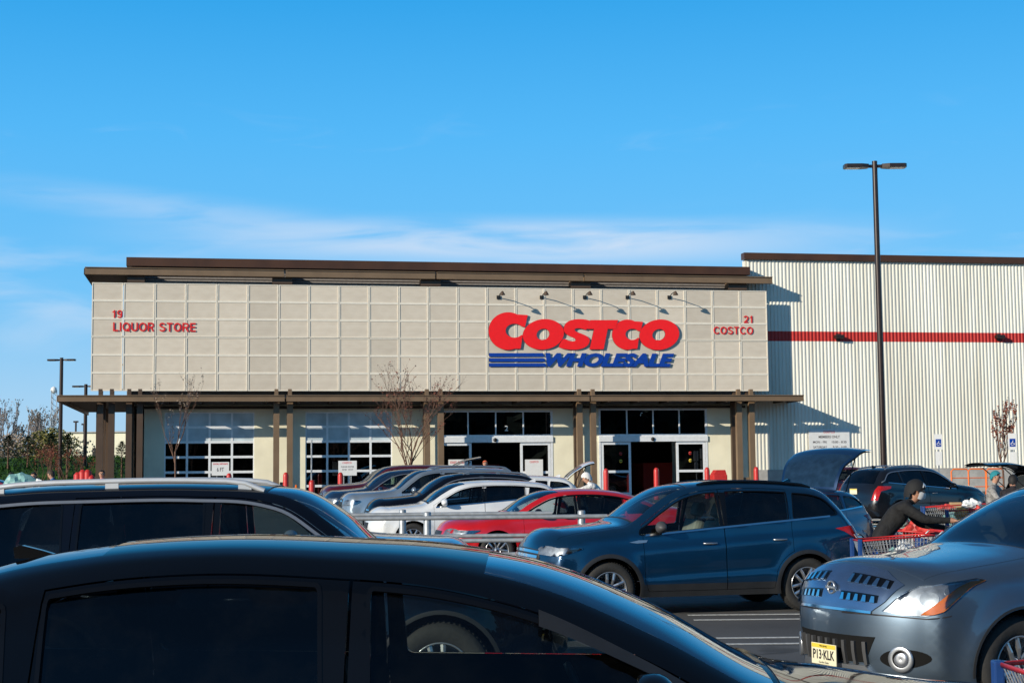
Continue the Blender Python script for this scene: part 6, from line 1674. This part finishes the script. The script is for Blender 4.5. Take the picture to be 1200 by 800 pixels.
pers('person in dark coat and tan trousers under the raised black tailgate', 1187, 29.5, 60, H_=1.66, lean=14, arm=(40, 40), elbow=(40, 40), top=(.015, .012, .015), trousers=(.42, .34, .24), hair=(.012, .010, .010), skin=1)
pers('person in white hooded top leaning into the open white hatchback', 700, 39.6, 172, H_=1.72, lean=40, arm=(60, 70), elbow=(20, 20), top=(.72, .70, .68), trousers=(.10, .10, .13), hair=None, hood=(.74, .72, .70), skin=0)
pers('dark haired person at the left edge below the teal packs', 12, 45.2, -60, H_=1.66, top=(.02, .02, .025), hair=(.012, .010, .010))
pers('dark haired person between the wrapped packs and blue jacket', 39, 44.8, -100, H_=1.66, top=(.03, .02, .02), hair=(.012, .010, .010))
pers('person in blue jacket leaning left of the roof rail', 66, 43.6, 160, H_=1.80, lean=24, arm=(60, 60), elbow=(20, 20), top=(.03, .13, .32), hair=(.05, .03, .02))
pers('dark haired person in pink top beside the left columns', 119, 47, -90, H_=1.68, top=(.75, .30, .34), hair=(.02, .012, .01))
pers('shopper with orange hat walking at the numbered entrance', 569, 61, -90, H_=1.72, top=(.10, .10, .12), hat=(.65, .12, .05))
c7 = put_cart('shopping cart with green and white packs behind the teal hatted person', 1176, 34.5, R(20))
load('', '', c7, [('bag', 'green pack at the top of the cart behind the teal hatted person', (-.1, 0, .92), (.16, .15, .15), 4), ('bag', 'white pack at the rear of the cart behind the teal hatted person', (.2, 0, .92), (.15, .15, .16), 0)])
load('', '', c4, [('carton', 'brown carton standing in the cart beside the dark crossover', (.22, .06, .90), (.12, .1, .13), 8)])
# red barrels on the left
for k, (x, y) in enumerate(((91, 553), (97, 550), (103, 550), (107, 556))):
    p = at(x, y, 48); r = empty('traffic_barrel', (p.x, 48, gz(48)), 0, ['leftmost red barrel left of the store columns', 'second red barrel left of the store columns', 'third red barrel left of the store columns', 'short red barrel right beside the store columns'][k], 'barrel', 'red barrels left of the columns')
    h_ = p.z - gz(48); mb = MB(); mb.lathe([(.14, 0), (.14, h_ * .3), (.12, h_ * .32), (.12, h_ * .95), (.05, h_), (0, h_)], 14); mb.build('barrel_body', [M['bollard']], r)
    mb = MB(); mb.lathe([(.125, h_ * .5), (.125, h_ * .65)], 14); mb.build('reflective_band', [M['signwhite']], r)
# ------------------------------------------------------------------ vehicles
GEN_H = [(-.30, .80), (-.02, .80), (.20, .84), (.30, .93), (.05, .95), (-.26, .90)]
GEN_T = [(-.16, .95), (.02, .92), (.16, .96), (.10, 1.28), (-.05, 1.28)]
SED_H = [(-.34, .58), (-.05, .58), (.18, .62), (.38, .72), (.15, .72), (-.15, .68), (-.32, .64)]
SED_T = [(-.25, .82), (.0, .80), (.22, .84), (.26, .94), (-.22, .95)]
def SC(fn, k=1.0, **kw): return fn(**kw)
def cpos(c, X, Y): return (X, Y, gz(Y) - .004)
P_BLUE = paint('deep_blue_metallic', (.003, .034, .085), .5, .28)
P_GREY = paint('blue_grey_metallic', (.115, .16, .215), .8, .42)
P_BLACK = paint('gloss_black_paint', (.002, .0025, .004), .0, .3, coat=.8, spec=.0)
P_BLACK2 = paint('black_blue_paint', (.003, .004, .008), .0, .3, coat=.8, spec=.0)
P_RED = paint('bright_red_paint', (.62, .008, .012), .15, .35)
P_WHITE = paint('white_paint', (.74, .75, .76), .0, .35)
P_SILVER = paint('light_blue_silver', (.34, .41, .48), .65, .33)
P_DBLUE = paint('dark_navy_paint', (.012, .03, .07), .3, .3)
P_BURG = paint('burgundy_paint', (.11, .008, .014), .35, .3)
P_CHAR = paint('charcoal_paint', (.010, .010, .013), .4, .3)
P_TEAL = paint('steel_blue_paint', (.10, .20, .28), .6, .3)
P_LIFT = paint('royal_blue_paint', (.008, .035, .10), .5, .28)
G = 'parked cars in the lot'
# dark blue crossover, side on
build_car('parked_car', 'deep blue compact crossover parked side on, right of centre', crossover(step=.035, rails=(2.25, 3.8, 'glossblack', .02), mirror_m='greyplastic'), (2.30, 20.70, 0), R(14), P_BLUE, G, g=.05, seat='beige', details=details_escape)
# grey-blue crossover facing left, right foreground
build_car('parked_car', 'blue grey crossover with yellow licence plate in the right foreground', murano(step=.035), (4.60, 12.75, 0), R(24), P_GREY, G, g=.045, details=details_murano)
# black saloon, closest to the camera
NEAR = [(.30, .20, .14), (.20, .28, .22), (.17, .42, .25), (.18, .58, .25), (.22, .72, .23), (.32, .81, .17), (.6, .90, .10), (.95, .975, .07), (1.20, 1.02, .06), (1.32, 1.06, .07), (1.70, 1.25, .085), (2.05, 1.40, .07), (2.35, 1.475, .05), (2.75, 1.515, .04), (3.15, 1.53, .04), (3.55, 1.50, .05), (3.95, 1.41, .07), (4.25, 1.24, .10), (4.38, 1.14, .09), (4.6, 1.12, .06), (4.70, 1.08, .07), (4.76, .90, .10), (4.79, .65, .12), (4.78, .45, .12), (4.70, .28, .08)]
def near_details(c, root, pm):
    details_generic(SED_H, SED_T, [(-.3, .5), (.3, .5), (.34, .64), (-.34, .64)])(c, root, pm)
    sh = c.sh; sd = 1
    # smoked wind deflector over the front door glass, on the side towards the camera
    for sd in (-1, 1):
        mb = MB(); X = np.linspace(1.42, 2.06, 22); out = []
        for x in X:
            k = sh.P - sh.nrm * .062; q = k[(sh.P[:, 1] > 1.0) & (sh.nrm[:, 1] > 0)]; z = float(np.interp(x, q[:, 0], q[:, 1])); wdt = .014 + .030 * (x - 1.42) / .64; z += .02 * (x - 1.42) / .64
            a = sh.side_pos(np.array([(x, z + .01)]), .006)[0][0]; b = sh.side_pos(np.array([(x, z - wdt)]), .026)[0][0]; out.append((a, b))
        V_ = c.tf([a * [1, sd, 1] for a, b in out] + [b * [1, sd, 1] for a, b in out]); n = len(out)
        mb.add(list(V_), [(i, i + 1, n + i + 1, n + i) for i in range(n - 1)], 0, True); mb.build('wind_deflector', [M['blackplastic']], root)
build_car('parked_car', 'black saloon filling the foreground, nearest to the camera', sedan(prof=NEAR, step=.035, antenna=3.85, antenna_black=True, mirror_m='glossblack', belt_k=1.10, pillars=[(1.3, 2.58, 0, .1, .06), (2.74, 3.60, 1, .06, .12), (3.72, 4.3, None, .12, 0)], doors=[(1.45, 2.66, 0), (2.66, 3.64, 1)], bpillars=[(2.58, 2.76, .05)], seats=[2.4, 3.3]), (-.30, 5.62, 0), math.pi, P_BLACK, G, g=.05, windows_dark_from=1, details=near_details)
# black SUV with silver rails behind it
build_car('parked_car', 'black SUV with silver roof rails behind the foreground saloon', suv(step=.04, rails=(2.3, 4.45, 'railsilver', .05), dlo_trim=(1.55, 4.4, 'satin'), wkey='suv'), (-2.05, 12.2, 0), math.pi, P_BLACK2, G, g=.06, details=details_generic(GEN_H, GEN_T, [(-.4, .7), (.4, .7), (.42, .92), (-.42, .92)]))
build_car('parked_car', 'silver blue SUV mostly hidden behind the black SUV on the left', suv(step=.05, rails=(2.3, 4.45, 'blackplastic', .05), antenna=None), (-2.85, 16.6, 0), math.pi, P_SILVER, G, g=.09, details=details_generic(GEN_H, GEN_T))
CR_H = [(-.30, .74), (-.02, .76), (.18, .80), (.36, .88), (.10, .88), (-.25, .82)]
CR_T = [(-.2, .98), (.0, .92), (.2, .98), (.3, 1.06), (.0, 1.09), (-.2, 1.08)]
build_car('parked_car', 'bright red hatchback behind the cart corral rails', sedan(step=.045, wkey='sed', mirror_m='glossblack', dlo_trim=(1.4, 4.1, 'glossblack')), (.95, 30.4, gz(30.4)), R(13), P_RED, G, g=.08, details=details_generic(SED_H, SED_T, [(-.3, .52), (.3, .52), (.34, .62), (-.34, .62)], chrome=False))
def low_cross(k, **kw):
    global CROSS
    old = CROSS; CROSS = [(a, b * k if b > .6 else b, c_) for a, b, c_ in CROSS]; d = crossover(**kw); CROSS = old; return d
build_car('parked_car', 'white car between the red hatchback and black crossover', low_cross(.93, step=.045, rails=None, clad=None, dlo_trim=(1.4, 4.3, 'glossblack'), shell=dict()), (-1.0, 34.0, gz(34.0)), R(12), P_WHITE, G, g=.08, details=details_generic(CR_H, CR_T, [(-.3, .5), (.3, .5), (.36, .66), (-.36, .66)], chrome=False, amber=[(.12, .82), (.24, .83), (.32, .87), (.14, .87)]))
build_car('parked_car', 'black crossover with silver window line behind the white car', crossover(step=.045, rails=(2.3, 3.9, 'satin', .05), dlo_trim=(1.35, 4.3, 'satin', 4.2), clad=None), (-1.35, 37.6, gz(37.6)), R(12), P_BLACK2, G, g=.08, details=details_generic(CR_H, CR_T, [(-.4, .62), (.4, .62), (.44, .80), (-.44, .80)], amber=[(.12, .80), (.24, .81), (.32, .87), (.14, .87)]))
build_car('parked_car', 'silver blue SUV in the row, third row car from the store', suv(step=.05, rails=(2.4, 4.5, 'satin', .07), clad=None), (-2.2, 41.2, gz(41.2)), R(12), P_SILVER, G, g=.09, details=details_generic(GEN_H, GEN_T, [(-.4, .7), (.4, .7), (.42, .92), (-.42, .92)]))
build_car('parked_car', 'dark navy car with blue windscreen tint behind the silver SUV', crossover(step=.05, rails=None, clad=None, dlo_trim=(1.35, 4.3, 'satin')), (-3.3, 44.8, gz(44.8)), R(12), P_DBLUE, G, g=.09, details=details_generic(CR_H, CR_T, [(-.4, .6), (.4, .6), (.44, .78), (-.44, .78)]))
build_car('parked_car', 'burgundy minivan closest to the garage doors', suv(step=.05, rails=None, clad=None), (-3.75, 49.5, gz(49.5)), R(12), P_BURG, G, g=.09, details=details_generic(GEN_H, GEN_T, [(-.4, .7), (.4, .7), (.42, .88), (-.42, .88)], amber=[(.10, .82), (.20, .83), (.26, .88), (.12, .88)]))
build_car('parked_car', 'dark SUV with raised tailgate hidden behind the burgundy minivan', suv(step=.06, rails=None, clad=None, hatch_open=92), (-4.3, 54.2, gz(54.2) - .1), R(4), P_CHAR, G, g=.12, details=details_generic(GEN_H, GEN_T))
build_car('parked_car', 'white hatchback with raised tailgate where the white clad person leans', low_cross(.90, step=.05, rails=None, hatch_open=80, hatch_z=.75), (-.25, 41.8, gz(41.8)), R(3), P_WHITE, G, g=.12, details=details_generic(CR_H, [(-.1, .95), (.05, .93), (.12, 1.1), (-.08, 1.12)]))
build_car('parked_car', 'steel blue car with raised royal blue tailgate behind the blue crossover', low_cross(.93, step=.045, rails=None, rg=(3.55, 4.2), hatch_open=75, hatch_z=.60, clad=None), (4.50, 27.3, gz(27.3) - .05), R(46), P_LIFT, G, g=.09, details=details_generic(CR_H, CR_T))
build_car('parked_car', 'charcoal luxury crossover seen from behind near the corrugated wall', crossover(step=.04, rails=(2.3, 3.8, 'satin', .03), dlo_trim=(1.35, 4.25, 'satin', 4.15), clad=None, wkey='cross'), (11.65, 45.0, gz(45.0) - .05), R(208), P_CHAR, G, g=.07, details=details_generic(CR_H, [(-.10, .72), (.06, .72), (.10, .98), (.42, 1.05), (.40, 1.12), (.0, 1.12), (-.05, 1.0)], plate_z=.93))
build_car('parked_car', 'black SUV with raised tailgate at the right edge of the view', suv(step=.05, rails=None, hatch_open=80, clad=None), (13.15, 33.4, gz(33.4)), R(184), P_BLACK2, G, g=.10, details=details_generic(GEN_H, GEN_T))
build_car('parked_car', 'maroon saloon parked far off before the shaded metal wall', sedan(step=.06), (11.9, 57, gz(57)), R(20), P_BURG, G, g=.12, details=details_generic(SED_H, SED_T))
build_car('parked_car', 'red saloon roof showing at the far left edge', sedan(step=.06), (-18.6, 52, gz(52)), R(5), P_RED, G, g=.12, details=details_generic(SED_H, SED_T))
